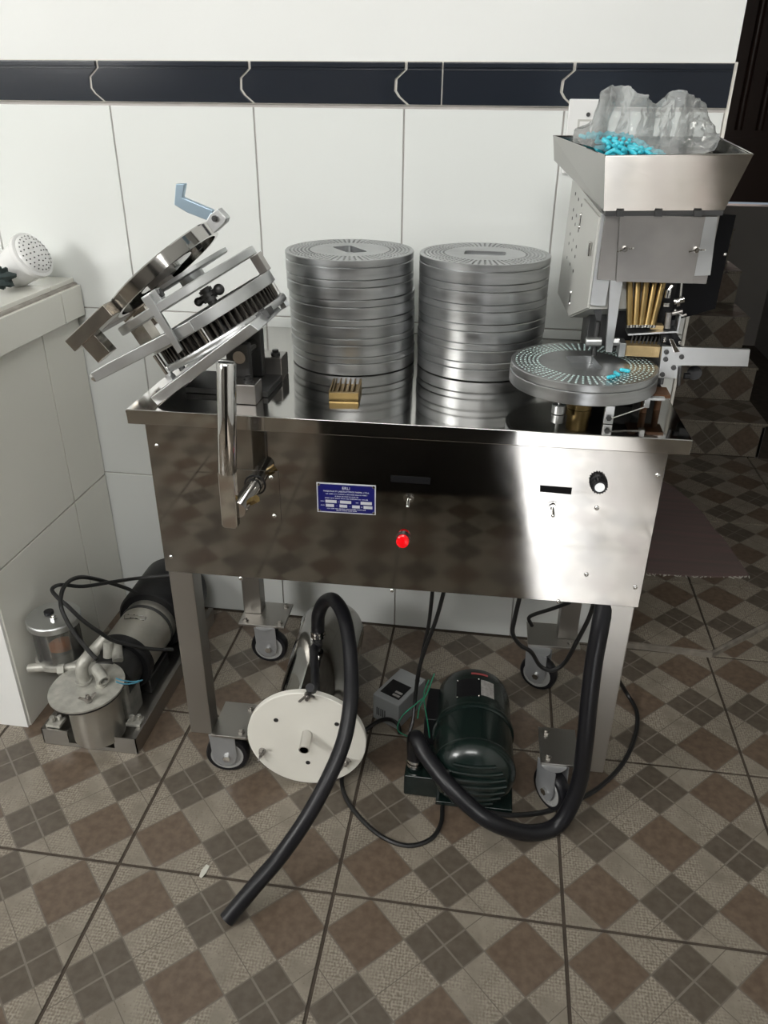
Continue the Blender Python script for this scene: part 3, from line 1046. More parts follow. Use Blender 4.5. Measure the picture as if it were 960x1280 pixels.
# press lid, hinged open further
LID = CU @ Matrix.Translation((-.222, 0, .063)) @ Matrix.Rotation(-math.radians(8.8), 4, 'Y')
ld_ = MB(LID).lathe([(0, .026), (.119, .026), (.1215, .0235), (.1215, .0), (.113, 0), (.113, .014), (.060, .014), (.060, .006), (.030, .006), (.030, .001), (0, .001)], (.251, 0, 0), (0, 0, 1), 72).build('press_lid', M['steel'], mach)
MB(LID).box(0.066, .175, -.1265, -.085, .0005, .0255).build('lid_arm', M['bronze'], ld_, bevel=.0015)
MB(LID).box(0.066, .175, .085, .1205, .0005, .0255).build('lid_arm', M['bronze'], ld_, bevel=.0015)
MB(LID).box(.072, .100, -.085, .085, .004, .022).build('hinge_bar', M['brushed'], ld_, bevel=.002)
MB(LID).cyl((.251, -.03, -.012), (.251, -.03, .006), .018).cyl((.251, -.03, -.004), (.251, -.03, .006), .030).build('press_pad', M['brushed'], ld_)
for (a, b) in ((.19, -.07), (.31, -.06), (.19, .06), (.31, .06)):
    MB(LID).cyl((a, b, .003), (a, b, .014), .006, n=6).build('pad_bolt', M['dsteel'], ld_)
MB(LID).box(.084, .118, -.122, -.094, -.041, .002).build('hinge_link', M['bronze'], ld_, bevel=.001)
MB(LID).box(.084, .118, .094, .118, -.041, .002).build('hinge_link', M['bronze'], ld_, bevel=.001)
# latch bracket and bent zinc handle at the lid's raised edge
yb = 0.352
bk = MB().prism([Y(u, v, yb) for u, v in ((257, 277), (262, 268), (272, 261), (283, 273), (281, 279), (267, 292))], (0, .022, 0)).build('latch_bracket', M['alu'], ld_, bevel=.0015)
q = Y(269, 273, yb)
MB().cyl(q, q - V((0, .004, 0)), .0052, n=16).cyl(q - V((0, .004, 0)), q - V((0, .006, 0)), .0032, n=6).build('latch_pin', M['dsteel'], ld_)
MB().prism([Y(u, v, yb + .004) for u, v in ((219.5, 230), (231, 229.5), (228, 247), (266, 263), (260, 276), (234, 266), (217.5, 256))], (0, .012, 0)).build('latch_handle', M['zinc'], ld_, bevel=.0015)

# ---------------------------------------------------------------- loading station (right)
LYF = 0.45
fp = MB().prism([Y(775, 269, .432), Y(882, 271, .432), Y(866, 354.5, .432), Y(770, 352, .432)], (0, .003, 0)).build('front_cover', M['brushed'], mach, bevel=.0004)
MB().prism([Y(775, 267, .436), Y(897, 271, .436), Y(888, 344, .436), Y(770, 350, .436)], (0, .004, 0)).build('backing_plate', M['alu'], mach, bevel=.0004)


def wingnut(p, n, parent, m='chrome', s=1.0, rot=0.3):
    n = V(n).normalized()
    a = n.cross(V((0, 0, 1)))
    if a.length < .1:
        a = V((1, 0, 0))
    a.normalize()
    b = n.cross(a)
    d = a * math.cos(rot) + b * math.sin(rot)
    e = n.cross(d)
    mb = MB().cyl(p, p + n * .007 * s, .0055 * s, .0042 * s, n=14).cyl(p, p + n * .012 * s, .0027 * s, n=8)
    for sg in (1, -1):
        q0 = p + d * sg * .004 * s
        mb.prism([q0 + n * .001 * s - e * .0012 * s, p + d * sg * .010 * s + n * .007 * s - e * .0012 * s, p + d * sg * .0135 * s + n * .011 * s - e * .0012 * s,
                  p + d * sg * .011 * s + n * .012 * s - e * .0012 * s, q0 + n * .006 * s - e * .0012 * s], e * .0024 * s)
    return mb.build('wing_nut', M[m], parent)


wingnut(Y(781, 311, .432), (0, -1, 0), fp, rot=.25)
wingnut(Y(870, 312, .432), (0, -1, 0), fp, rot=.15)
MB().box(.852, 1.036, .442, .66, 1.120, 1.232).build('orienting_box', M['brushed'], mach, bevel=.001)
# columns
MB().prism([Y(752, 267, LYF), Y(776, 267, LYF), Y(757, 383, LYF), Y(737, 382, LYF)], (0, .045, 0)).build('column', M['alu'], mach, bevel=.001)
MB().prism([Y(768, 267, .443), Y(782, 268, .443), Y(779, 352, .443), Y(765, 441, .443), Y(757, 440, .443)], (0, .012, 0)).build('column_bar', M['alu'], mach, bevel=.001)
MB().prism([Y(u, v, .472) for u, v in ((741, 382), (754, 383), (751, 400), (746, 401))], (0, .015, 0)).build('column_foot', M['dsteel'], mach)
p = Y(748, 402, .47)
MB().cyl(p, p + V((0, 0, -.066)), .005, n=12).build('column_post', M['dsteel'], mach)
# grey side cabinet with hinged door
A = [Y(752, 268, .455), Y(737, 386, .455), Y(712, 397, .60), Y(732, 243, .60)]
B = [Y(732, 243, .60), Y(712, 397, .60), Y(697, 366, .74), Y(716, 222, .74)]
dx = V((.10, 0.02, 0))
sc_ = MB()
ring_ = [A[0], A[1], A[2], B[2], B[3], A[3]]
sc_.add([A[0], A[1], A[2], A[3], B[2], B[3], A[0] + dx, A[1] + dx, A[2] + dx, A[3] + dx, B[2] + dx, B[3] + dx],
        [(0, 1, 2, 3), (3, 2, 4, 5), (6, 9, 8, 7), (9, 11, 10, 8), (0, 6, 7, 1), (1, 7, 8, 2), (2, 8, 10, 4), (4, 10, 11, 5), (5, 11, 9, 3), (3, 9, 6, 0)])
sc = sc_.build('side_cabinet', M['greyp'], mach)
nA = (A[1] - A[0]).cross(A[3] - A[0]).normalized()
if nA.x > 0:
    nA = -nA


def inA(s, t):
    return A[3] * (1 - s) * (1 - t) + A[0] * s * (1 - t) + A[2] * (1 - s) * t + A[1] * s * t


def inB(s, t):
    return B[3] * (1 - s) * (1 - t) + B[0] * s * (1 - t) + B[2] * (1 - s) * t + B[1] * s * t


dm = MB()
dm.prism([inA(.02, .03), inA(.98, .03), inA(.98, .99), inA(.02, .99)], nA * .004)
dr_ = dm.build('door', M['greyp'], sc, bevel=.0008)
for t_ in (.20, .83):
    q = inA(.03, t_) + nA * .004
    dnn = (A[2] - A[3]).normalized()
    MB().cyl(q - dnn * .010, q + dnn * .010, .0030, n=10).sphere(q - dnn * .011, .0036, 8, 6).sphere(q + dnn * .011, .0036, 8, 6).build('hinge', M['chrome'], sc)
q = inA(.80, .37) + nA * .004
dnn = (A[1] - A[0]).normalized()
MB().prism([q - dnn * .012 + V((0, -.008, 0)), q - dnn * .012 + V((0, .008, 0)), q + dnn * .012 + V((0, .008, 0)), q + dnn * .012 + V((0, -.008, 0))], nA * .005).build('latch', M['chrome'], sc, bevel=.001)
nB = (B[1] - B[0]).cross(B[3] - B[0]).normalized()
if nB.x > 0:
    nB = -nB
mb = MB()
for s_ in (.35, .6, .85):
    for t_ in (.07, .2, .27, .40, .48, .60):
        q = inB(s_, t_ + .04 * s_)
        mb.cyl(q - nB * .001, q + nB * .0006, .0034, n=8)
vh = mb.build('vent_holes', M['blackp'], sc)
# hopper
hy0, hy1 = .40, .64
TFL, TFR, TBR, TBL = Y(757, 195, hy0), Y(941, 193, hy0), Y(899, 172, hy1), Y(692, 170, hy1)
BFL, BFR, BBL = Y(755, 263, .43), Y(905, 262, .43), Y(693, 200, hy1)
BBR = TBR + V((-.012, 0, -.05))
hp = MB().add([TFL, TFR, TBR, TBL, BFL, BFR, BBR, BBL],
              [(0, 1, 5, 4), (1, 2, 6, 5), (2, 3, 7, 6), (3, 0, 4, 7), (4, 5, 6, 7)]).build('hopper', M['steel'], mach, solid=.002, smooth=False)
MB().tube([TFL, TFR], .0016, 6, 1).tube([TFR, TBR], .0016, 6, 1).tube([TBR, TBL], .0016, 6, 1).tube([TBL, TFL], .0016, 6, 1).build('rolled_edge', M['steel'], hp)
a, b = Y(757, 263, .431), Y(905, 262, .431)
MB().hexa([a + V((0, 0, -.009)), b + V((0, 0, -.009)), b + V((0, .2, -.009)), a + V((0, .2, -.009)), a, b, b + V((0, .2, 0)), a + V((0, .2, 0))]).build('hopper_flange', M['dsteel'], mach)
for u in (775, 823, 872):
    q = Y(u, 268, .428)
    MB().box(q.x - .006, q.x + .006, .425, .435, q.z - .003, q.z + .006).build('flange_clip', M['dsteel'], mach)
# black side guard
MB().prism([Y(u, v, .53) for u, v in ((800, 262), (920, 269), (894, 386), (845, 400), (778, 401))], (0, .005, 0)).build('side_guard', M['blackacr'], mach)
q = Y(906, 318, .53)
screw_on(q, (0, -1, 0), .003)
# feeding tubes
for k in range(5):
    a, b = Y(787 + 10.6 * k, 350, .462 + .006 * (k % 2)), Y(787 + 7.2 * k, 406, .452)
    tb = MB().cyl(b, a + (a - b) * .25, .0056, n=14).build('feed_tube', M['brass'], mach)
    MB().cyl(b - (a - b) * .06, b, .0064, n=14).build('tube_nozzle', M['chrome'], tb)
MB().box(.90, 1.0, .50, .528, 1.00, 1.118).build('mechanism_housing', M['blackp'], mach)
# plates, blocks, arms near the ring
a, b = Y(785, 418, .44), Y(848, 414.5, .44)
MB().hexa([a + V((0, 0, -.002)), b + V((0, 0, -.002)), b + V((0, .04, -.002)), a + V((0, .04, -.002)), a + V((0, 0, .001)), b + V((0, 0, .001)), b + V((0, .04, .001)), a + V((0, .04, .001))]).box(b.x - .003, b.x, .44, .47, b.z, b.z + .028).build('tray', M['alu'], mach)
bb_ = MB().box(Y(782, 440, .44).x, Y(825, 440, .44).x, .44, .475, Y(800, 446, .44).z, Y(800, 432.5, .44).z).build('brass_block', M['brassdull'], mach, bevel=.0008)
mb = MB()
for k in range(9):
    x = bb_.data.vertices[0].co.x
    xx = Y(786, 440, .455).x + k * .0068
    mb.tube([(xx, .455, Y(800, 432, .455).z - .002), (xx + .004, .460, Y(800, 420, .46).z)], .0016, 6, 1)
mb.build('spring_fingers', M['dsteel'], mach)
MB().box(Y(773, 440, .44).x, Y(781, 440, .44).x, .435, .47, Y(776, 445, .44).z, Y(776, 428, .44).z).build('guide_block', M['alu'], mach, bevel=.001)
MB().cyl(Y(732, 427, .46), Y(752, 427, .46), .0085, n=20).build('guide_roller', M['alu'], mach, bevel=.0012)
MB().cyl(Y(766, 427, .46), Y(774, 427, .46), .0075, n=6).build('guide_nut', M['alu'], mach)
tp = MB().prism([Y(u, v, .428) for u, v in ((828, 433), (938, 437), (935, 458.5), (852, 457), (846, 473.5), (822.5, 472.5))], (0, .008, 0)).build('guide_plate', M['alu'], mach, bevel=.0008)
for (u, v) in ((833, 440), (832, 449), (852, 446), (842, 459.5), (828, 468)):
    q = Y(u, v, .428)
    MB().lathe([(.0045, 0), (.0042, .003), (.0024, .003), (.0022, .0015), (0, .0015)], q, (0, -1, 0), 16).build('cap_screw', M['dsteel'], tp)
mb = MB().cyl(Y(868, 466, .452), Y(868, 466, .475), .013, n=20).cyl(Y(855, 470, .445), Y(862, 470, .445), .006)
mb.build('stop_knob', M['blackp'], mach)
MB().cyl(Y(850, 459, .425), Y(848, 482, .425), .0032, n=10).build('adjusting_screw', M['dsteel'], mach)
# linkage on the right of the tubes
mb = MB()
mb.cyl(Y(842, 377, .44), Y(855, 374, .44), .0055, n=16).cyl(Y(845, 378, .438), Y(849, 377, .438), .0075, n=16)
mb.tube([Y(853, 345, .445), Y(850, 375, .445)], .0018, 8, 1)
mb.cyl(Y(836, 362, .45), Y(834, 372, .45), .005).cyl(Y(829, 381, .445), Y(836, 381, .445), .0045)
mb.tube([Y(841, 356, .45), Y(835, 365, .45), Y(833, 372, .45)], .003, 8, 4)
mb.build('linkage', M['chrome'], mach)
mb = MB()
mb.cyl(Y(836, 390, .445), Y(834, 410, .445), .0055).cyl(Y(840, 392, .45), Y(853, 389, .45), .004).tube([Y(843, 387, .45), Y(852, 394, .45), Y(858, 393, .45)], .002, 8, 4)
mb.cyl(Y(849, 396, .448), Y(847, 412, .448), .003)
mb.build('linkage_shaft', M['brushed'], mach)
mb = MB().prism([Y(u, v, .446) for u, v in ((826, 418), (846, 417), (852, 426), (850, 433), (842, 434), (826, 429))], (0, .018, 0))
mb.build('cam_block', M['blackp'], mach, bevel=.001)
mb = MB().prism([Y(u, v, .425) for u, v in ((836, 424), (841, 424), (850, 440), (843, 441))], (0, .006, 0)).cyl(Y(829, 425, .43), Y(832, 425, .43), .005).cyl(Y(848, 428, .43), Y(851, 428, .43), .004)
mb.build('cam_lever', M['chrome'], mach, bevel=.0008)
MB().box(Y(812, 413, .46).x, Y(828, 413, .46).x, .455, .475, Y(820, 411, .46).z, Y(820, 406, .46).z).build('nozzle_block', M['brassdull'], mach)
# supports below the turntable
RX_, RY_ = .846, .420
MB().cyl((RX_, RY_ - .02, .9005), (RX_, RY_ - .02, .9405), .0205, n=28).cyl((RX_, RY_ - .02, .9005), (RX_, RY_ - .02, .915), .023, n=28).build('turntable_hub', M['brass'], mach)
MB().cyl((.806, .362, .9005), (.806, .362, .9165), .0125, n=24).cyl((.806, .362, .9165), (.806, .362, .9405), .0035).build('support_roller', M['alu'], mach, bevel=.001)
MB().box(.881, .897, .320, .332, .9005, .934).build('index_bracket', M['alu'], mach, bevel=.001)
q = V((.889, .319, .912))
MB().cyl(q + V((0, .002, 0)), q - V((0, .003, 0)), .005, n=6).build('bracket_screw', M['dsteel'], mach)
MB().tube([(.892, .318, .912), Y(808, 508, .36)], .0016, 8, 1).build('index_rod', M['chrome'], mach)
q = Y(808, 506, .36)
MB().box(q.x - .005, q.x + .005, .357, .370, q.z - .005, q.z + .010).box(q.x - .004, q.x + .03, .358, .37, q.z + .009, q.z + .014).build('rod_end', M['alu'], mach, bevel=.001)
for (x, y) in ((.958, .392), (.985, .410)):
    MB().cyl((x, y, .9005), (x, y, .933), .006, n=14).build('stand_post', M['brownspacer'], mach)
MB().box(.935, .998, .380, .425, .9325, .9385).build('stand_plate', M['brownspacer'], mach)
MB().box(.905, .945, .42, .46, .9005, .935).build('drive_housing', M['dsteel'], mach, bevel=.002)
MB().box(.86, 1.02, .556, .66, .9005, 1.12).build('loader_stand', M['dsteel'], mach, bevel=.002)

# ================================================================== CAPSULE RINGS
RR = .1305
H1, H2 = .0237, .0135


def plate(z0, z1, r):
    return [(0, z0), (r - .006, z0), (r - .0055, z0 + .0006), (r - .0008, z0 + .0007), (r, z0 + .0017), (r, z1 - .0014), (r - .0014, z1), (0, z1)]


def rect_pts(n, hx, hy, rad):
    """rounded rectangle sampled at n angles"""
    out = []
    for k in range(n):
        a = 2 * PI * k / n
        c, s = math.cos(a), math.sin(a)
        t_ = 1 / max(abs(c) / hx, abs(s) / hy)
        # soften the corner
        t2 = 1 / ((abs(c) / hx) ** 8 + (abs(s) / hy) ** 8) ** (1 / 8)
        out.append((c * (t2 * rad + t_ * (1 - rad)), s * (t2 * rad + t_ * (1 - rad))))
    return out


def perforated(z0, z1, hx, hy, rad):
    n, rows, r0, r1 = 64, 6, .079, .1245
    mb = MB()
    vs, fs = [], []

    def P_(r, a, z):
        vs.append((r * math.cos(a), r * math.sin(a), z))
        return len(vs) - 1
    for i in range(rows):
        ra, rb = r0 + (r1 - r0) * i / rows, r0 + (r1 - r0) * (i + 1) / rows
        rm = (ra + rb) / 2
        for k in range(n):
            a0, a1 = 2 * PI * k / n, 2 * PI * (k + 1) / n
            am = (a0 + a1) / 2
            per = [(rb, a0), (rb, am), (rb, a1), (rm, a1), (ra, a1), (ra, am), (ra, a0), (rm, a0)]
            o_ = [P_(r, a, z1) for r, a in per]
            hr = .0028
            hol = []
            for (r, a) in per:
                dx_, dy_ = (r - rm), rm * (a - am)
                ln = math.hypot(dx_, dy_)
                hol.append((rm + dx_ / ln * hr, am + dy_ / ln * hr / rm))
            t_ = [P_(r, a, z1) for r, a in hol]
            b_ = [P_(r, a, z1 - .006) for r, a in hol]
            for e in range(8):
                e2 = (e + 1) % 8
                fs.append((o_[e], o_[e2], t_[e2], t_[e]))
                fs.append((t_[e], t_[e2], b_[e2], b_[e]))
            fs.append(tuple(b_))
    n2 = 128
    rp = rect_pts(n2, hx, hy, rad)
    c_o = [P_(r0, 2 * PI * k / n2, z1) for k in range(n2)]
    t_ = []
    for x, y in rp:
        vs.append((x, y, z1))
        t_.append(len(vs) - 1)
    b_ = []
    for x, y in rp:
        vs.append((x, y, z1 - .0125))
        b_.append(len(vs) - 1)
    for k in range(n2):
        k2 = (k + 1) % n2
        fs.append((c_o[k], c_o[k2], t_[k2], t_[k]))
        fs.append((t_[k], t_[k2], b_[k2], b_[k]))
    fs.append(tuple(b_))
    # rim and underside
    prof = [(r1, z1), (RR - .0012, z1), (RR, z1 - .0012), (RR, z0 + .0012), (RR - .0012, z0)]
    rows_ = [[P_(r, 2 * PI * k / n2, z) for k in range(n2)] for r, z in prof]
    for A_, B_ in zip(rows_, rows_[1:]):
        for k in range(n2):
            k2 = (k + 1) % n2
            fs.append((A_[k], B_[k], B_[k2], A_[k2]))
    fs.append(tuple(rows_[-1]))
    return mb.add(vs, fs)


def ring(top_mesh, loc, rz, label, group, shape=None):
    r = thing('capsule_ring', label, 'capsule ring', loc, rz, group)
    return r


# one plain ring (its faces are covered) and one with the drilled face
proto = thing('capsule_ring', '', 'capsule ring', (0, 0, 0))
MB().lathe(plate(0, H1 - .0004, RR), (0, 0, 0), (0, 0, 1), 96).build('lower_plate', M['ring'], proto)
MB().lathe(plate(H1, H1 + H2, RR), (0, 0, 0), (0, 0, 1), 96).build('upper_plate', M['ring'], proto)
ptop = thing('capsule_ring', '', 'capsule ring', (0, 0, 0))
MB().lathe(plate(0, H1 - .0004, RR), (0, 0, 0), (0, 0, 1), 96).build('lower_plate', M['ring'], ptop)
perforated(H1, H1 + H2, .041, .0215, .8).build('upper_plate', M['ring'], ptop)
nth = ['bottom', 'second', 'third', 'fourth', 'fifth', 'top']
first = [True, True]
SH = H1 + H2 + .0004
for s, (sx, sy, nm) in enumerate(((.385, .632, 'left'), (.6515, .641, 'right'))):
    for k in range(6):
        src = ptop if k == 5 else proto
        idx = 1 if k == 5 else 0
        if first[idx]:
            r, first[idx] = src, False
        else:
            r = copy_tree(src)
        ox, oy = random.uniform(-.0009, .0009), random.uniform(-.0008, .0008)
        r.location = (sx + ox - (.0015 * k if s == 0 else 0), sy + oy, TZ + .0006 + k * SH)
        r.rotation_euler = (0, 0, math.radians((-54 if s == 0 else -1) if k == 5 else random.uniform(0, 360)))
        MW[r] = Matrix.Translation(r.location) @ Matrix.Rotation(r.rotation_euler.z, 4, 'Z')
        if k == 5:
            r['label'] = 'grey aluminium capsule ring with drilled face on top of the %s stack' % nm
        elif k == 0:
            r['label'] = 'grey aluminium capsule ring at the bottom of the %s stack' % nm
        else:
            r['label'] = 'grey aluminium capsule ring, %s from the bottom of the %s stack' % (nth[k], nm)
        r['group'] = 'capsule rings stacked on the table'
# ring on the turntable, loaded with capsules
tr = thing('capsule_ring', 'aluminium capsule ring filled with capsules on the turntable below the loader', 'capsule ring', (RX_, RY_, .9410), math.radians(9))
MB(MW[tr]).lathe(plate(0, H1 - .0004, RR + .0008), (0, 0, 0), (0, 0, 1), 96).build('lower_plate', M['ring'], tr)
perforated(H1, H1 + H2, .0255, .041, .75).build('tmp', M['ring'])
tmp = bpy.data.objects['tmp']
tmp.name = 'upper_plate'
tmp.data.name = 'upper_plate'
tmp.parent = tr
MW[tmp] = MW[tr].copy()
mb = MB(MW[tr])
for i in range(6):
    rm = .079 + .0455 * (i + .5) / 6
    for k in range(64):
        a = 2 * PI * (k + .5) / 64
        mb.lathe([(.0026, H1 + H2 - .004), (.0025, H1 + H2 - .0012), (.0018, H1 + H2 + .0002), (0, H1 + H2 + .0008)], (rm * math.cos(a), rm * math.sin(a), 0), (0, 0, 1), 6)
ce = mb.build('capsule_ends', M['capsend'], tr, fix=False)
ce['kind'] = 'stuff'


def capsule_mesh():
    pr = [(r_ * 1.12, h_) for r_, h_ in ((0, -.0095), (.0016, -.0090), (.0028, -.0076), (.0030, -.006), (.0030, 0), (.00325, .0002), (.00325, .006), (.0029, .0078), (.0016, .0092), (0, .0097))]
    return MB().lathe(pr, (0, 0, 0), (0, 0, 1), 12)


cap0 = None


def place_capsule(loc, rot, label, group):
    global cap0
    if cap0 is None:
        cap0 = capsule_mesh().build('capsule', M['capsule'])
        c_ = cap0
    else:
        c_ = cap0.copy()
        C.objects.link(c_)
    c_.location = loc
    c_.rotation_euler = rot
    return tag(c_, label, 'capsule', group)


for (u, v, rz, wh) in ((771, 467, .3, 'middle'), (781, 463, 1.2, 'rightmost'), (764, 471, 2.2, 'leftmost')):
    p = Z(u, v, .9823)
    place_capsule(p, (PI / 2, 0, rz), 'loose turquoise capsule on the turntable ring, %s of the three spilled there' % wh, 'spilled capsules on the turntable ring')

# capsules heaped in the hopper under the bag
for lay in range(3):
    for ix in range(15):
        for iy in range(8):
            x = .768 + ix * .0125 + random.uniform(-.003, .003)
            y = .428 + iy * .0155 + random.uniform(-.003, .003)
            prof_ = max(0, 1 - ((x - .845) / .10) ** 2)      # heaped towards the left
            hgt = 1.310 + .016 * prof_ + .020 * min(1, iy / 5) * prof_
            z = hgt - lay * .0075 + random.uniform(-.0015, .0015)
            xl = .839 + (y - .40) * (-.32)
            if x < xl + .013 + (1.32 - z) * .12 or prof_ < .10 or z < 1.285:
                continue
            if lay and ((ix + iy) % 2 or iy > 4):
                continue
            place_capsule((x, y, z), (PI / 2 + random.uniform(-.5, .5), random.uniform(-.4, .4), random.uniform(0, PI)),
                          'turquoise gelatin capsule heaped in the steel hopper under clear bag', 'capsules heaped in the hopper')

# the clear bag: a crumpled sheet gathered into two peaks
def lerp_tab(tab, x):
    for (a, fa), (b, fb) in zip(tab, tab[1:]):
        if a <= x <= b:
            return fa + (fb - fa) * (x - a) / (b - a)
    return tab[0][1] if x < tab[0][0] else tab[-1][1]


sil = [(716, 172), (722, 166), (740, 150), (748, 122), (754, 110), (765, 106), (780, 107), (806, 114), (810, 124), (817, 131), (830, 122), (842, 109), (850, 113), (868, 116), (876, 126), (886, 150), (897, 178)]
fro = [(716, 178), (735, 182), (757, 190), (800, 192), (850, 193), (880, 192), (893, 188), (897, 182)]
NU, NVv = 130, 54
vs, fs = [], []


def crease(p, sc):
    """sharp folds: 1 - |noise| has narrow ridges"""
    return (1 - abs(mnoise.noise(p * sc)) * 2.2)


for i in range(NU + 1):
    u = 716 + (897 - 716) * i / NU
    vt = lerp_tab(sil, u)
    vf = lerp_tab(fro, u)
    yf, yt = .424 + .036 * max(0.0, 1 - ((u - 780) / 66) ** 2) + .004 * math.sin(i * .25), .575 + .022 * math.sin(i * .165 + 1)
    pf_, pt_ = Y(u, vf, yf), Y(u, vt, yt)
    for j in range(NVv + 1):
        s = j / NVv
        if s < .7:
            t_ = s / .7
            p = pf_.lerp(pt_, t_)
            p.z = pf_.z + (pt_.z - pf_.z) * t_ ** 1.6 + .016 * math.sin(PI * t_)
        else:
            t_ = (s - .7) / .3
            p = pt_ + V((0, .035 * t_ + .01, -(pt_.z - 1.322) * t_ * .95))
        am = .0032 + .0085 * min(1, max(0, s - .18) * 2.2)
        q_ = V((p.x, p.y * .6, p.z))
        d = crease(q_ + V((.3, .1, 0)), 26) * .6 + crease(q_ + V((1.3, 2.1, 0)), 55) * .3
        e = crease(q_ + V((5.3, .1, 3.0)), 30) * .6 + crease(q_ + V((2.3, 7.1, 0)), 70) * .3
        if s < .04:
            am *= s / .04
        p += V((am * .6 * (e - .3), -am * (d - .3), am * .7 * (e - .4)))
        vs.append(p)
for i in range(NU):
    for j in range(NVv):
        a = i * (NVv + 1) + j
        fs.append((a, a + NVv + 1, a + NVv + 2, a + 1))
bag = MB().add(vs, fs).build('plastic_bag', M['film'])
tag(bag, 'clear plastic bag crumpled into two peaks, lying open in the steel hopper', 'bag')

# brass comb tool on the table
cm = thing('brass_comb', 'small slotted brass block lying before the left stack of rings', 'tool', (.414, .37, TZ))
fl4 = [Z(411, 501, TZ), Z(449, 502, TZ), Z(455, 471, TZ), Z(418, 469, TZ)]
ex = (fl4[1] - fl4[0]).normalized()
ey = V((-ex.y, ex.x, 0))
MC = Matrix.Translation(fl4[0] + V((0, 0, .0006))) @ Matrix(((ex.x, ey.x, 0, 0), (ex.y, ey.y, 0, 0), (0, 0, 1, 0), (0, 0, 0, 1)))
cw, cd = .055, .085
MB(MC).box(0, cw, 0, cd, 0, .004).box(0, cw, 0, .008, .004, .015).box(0, .002, .008, cd, .004, .015).box(cw - .002, cw, .008, cd, .004, .015).build('block', M['brass'], cm, bevel=.0006)
for k in range(6):
    x = .0045 + k * (cw - .0085) / 5
    MB(MC).box(x, x + .0026, .009, cd, .0062, .0155).build('tooth', M['brassdk'], cm)

# ================================================================== VACUUM TANK
tk = thing('vacuum_tank', 'polished steel vacuum tank with white bolted end disc under the table', 'tank', (.335, .45, 0))
Ta, Tb = V((.336, .279, .1375)), V((.308, .700, .1375))
tx = (Tb - Ta).normalized()
TL = (Tb - Ta).length
MB().lathe([(0, 0), (.085, 0), (.0865, .003), (.0865, TL - .03), (.080, TL - .008), (.06, TL), (0, TL + .004)], Ta, tx, 56).build('shell', M['steel'], tk)
dsk = MB().lathe([(0, -.0145), (.1315, -.0145), (.133, -.013), (.133, -.001), (.1315, 0), (0, 0)], Ta, tx, 80).build('end_disc', M['hdpe'], tk)
MB().box(.245, .375, .56, .60, 0, .058).build('cradle', M['dsteel'], tk)
fpl, fn = Ta - tx * .0145, tx


def TD_(u, v):
    return onplane(u, v, fpl, fn)


q = TD_(384, 917)
MB().lathe([(.0115, 0), (.0115, .045), (.0095, .045), (.0095, .01), (0, .01)], q, -tx + V((0, 0, -.12)), 24).build('spigot', M['chrome'], tk)
for (u, v, r_) in ((385, 868, .4), (328, 938, 1.2), (433, 950, .9)):
    wingnut(TD_(u, v), -tx, dsk, 'brushed', 1.5, r_)
for (u, v) in ((345, 900), (421, 905), (385, 953)):
    MB().cyl(TD_(u, v), TD_(u, v) - tx * .0012, .0052, n=16).build('plug', M['dsteel'], dsk)
fb = Z(397, 805, .226)
MB().cyl(fb - V((0, 0, .012)), fb + V((0, 0, .012)), .0115, n=8).cyl(fb + V((0, 0, .008)), fb + V((.002, 0, .03)), .009, n=16).build('hose_tail', M['dsteel'], tk)
st_ = Ta + V((0.012, .01, .0865))
MB().tube([TD_(388, 858) + V((0, -.004, 0)), st_ + V((.0, .03, .006)), fb + V((-.002, -.03, -.004)), fb], .010, 10, 5, r1=.011).build('valve_neck', M['rubber'], tk)
MB().box(st_.x - .015, st_.x + .015, st_.y - .014, st_.y + .012, st_.z - .004, st_.z + .006).build('clamp_tab', M['blackp'], tk, bevel=.002)

# hoses
h0 = fb + V((.002, 0, .022))
p1 = [h0, h0 + V((.001, -.002, .035)), Y(398, 768, .475), Y(405, 753, .455), Y(417, 750, .425), Y(429, 768, .375), Y(436, 800, .325), Y(439, 840, .27), Y(438, 880, .215), Y(430, 925, .16), Y(412, 970, .105), Y(385, 1020, .05), Y(352, 1068, .00)]
zs_ = [Y(318, 1108, -.05), Z(283, 1150, .0175)]
p1 += zs_
hose = thing('suction_hose', 'thick black rubber hose arching from the steel tank to the floor', 'hose', (.3, .2, 0))
MB().tube(p1, .0158, 16, 7).build('tube', M['rubber'], hose)
q0 = p1[-1]
dq = (p1[-1] - p1[-2]).normalized()
for hh_ in (.004, .013):
    MB().annulus(h0 + V((0, 0, hh_)), (0, 0, 1), .0155, .0178, .0065, 24).build('hose_clamp', M['chrome'], hose)

# ================================================================== PUMP MOTOR (dark green)
mo = thing('pump_motor', 'dark green electric pump motor with louvred end cover on floor under table', 'motor', (.70, .38, 0))
Ma, Mb = V((.710, .222, .098)), V((.694, .540, .098))
mx = (Mb - Ma).normalized()
MB().lathe([(0, .0), (.045, .002), (.072, .012), (.086, .026), (.0925, .040), (.0925, .052), (.0895, .056)], Ma, mx, 56).build('fan_cover', M['green'], mo)
MB().lathe([(.0895, .052), (.0895, .150), (.0935, .152), (.0945, .158), (.0935, .164), (.0885, .166), (.0885, .262), (.083, .292), (.068, .310), (.03, .320), (0, .321)], Ma, mx, 56).build('body', M['green'], mo)
MB().box(.63, .80, .25, .49, 0.001, .012).box(.655, .672, .27, .47, .010, .06).box(.745, .762, .27, .47, .010, .06).build('foot', M['green'], mo, bevel=.002)
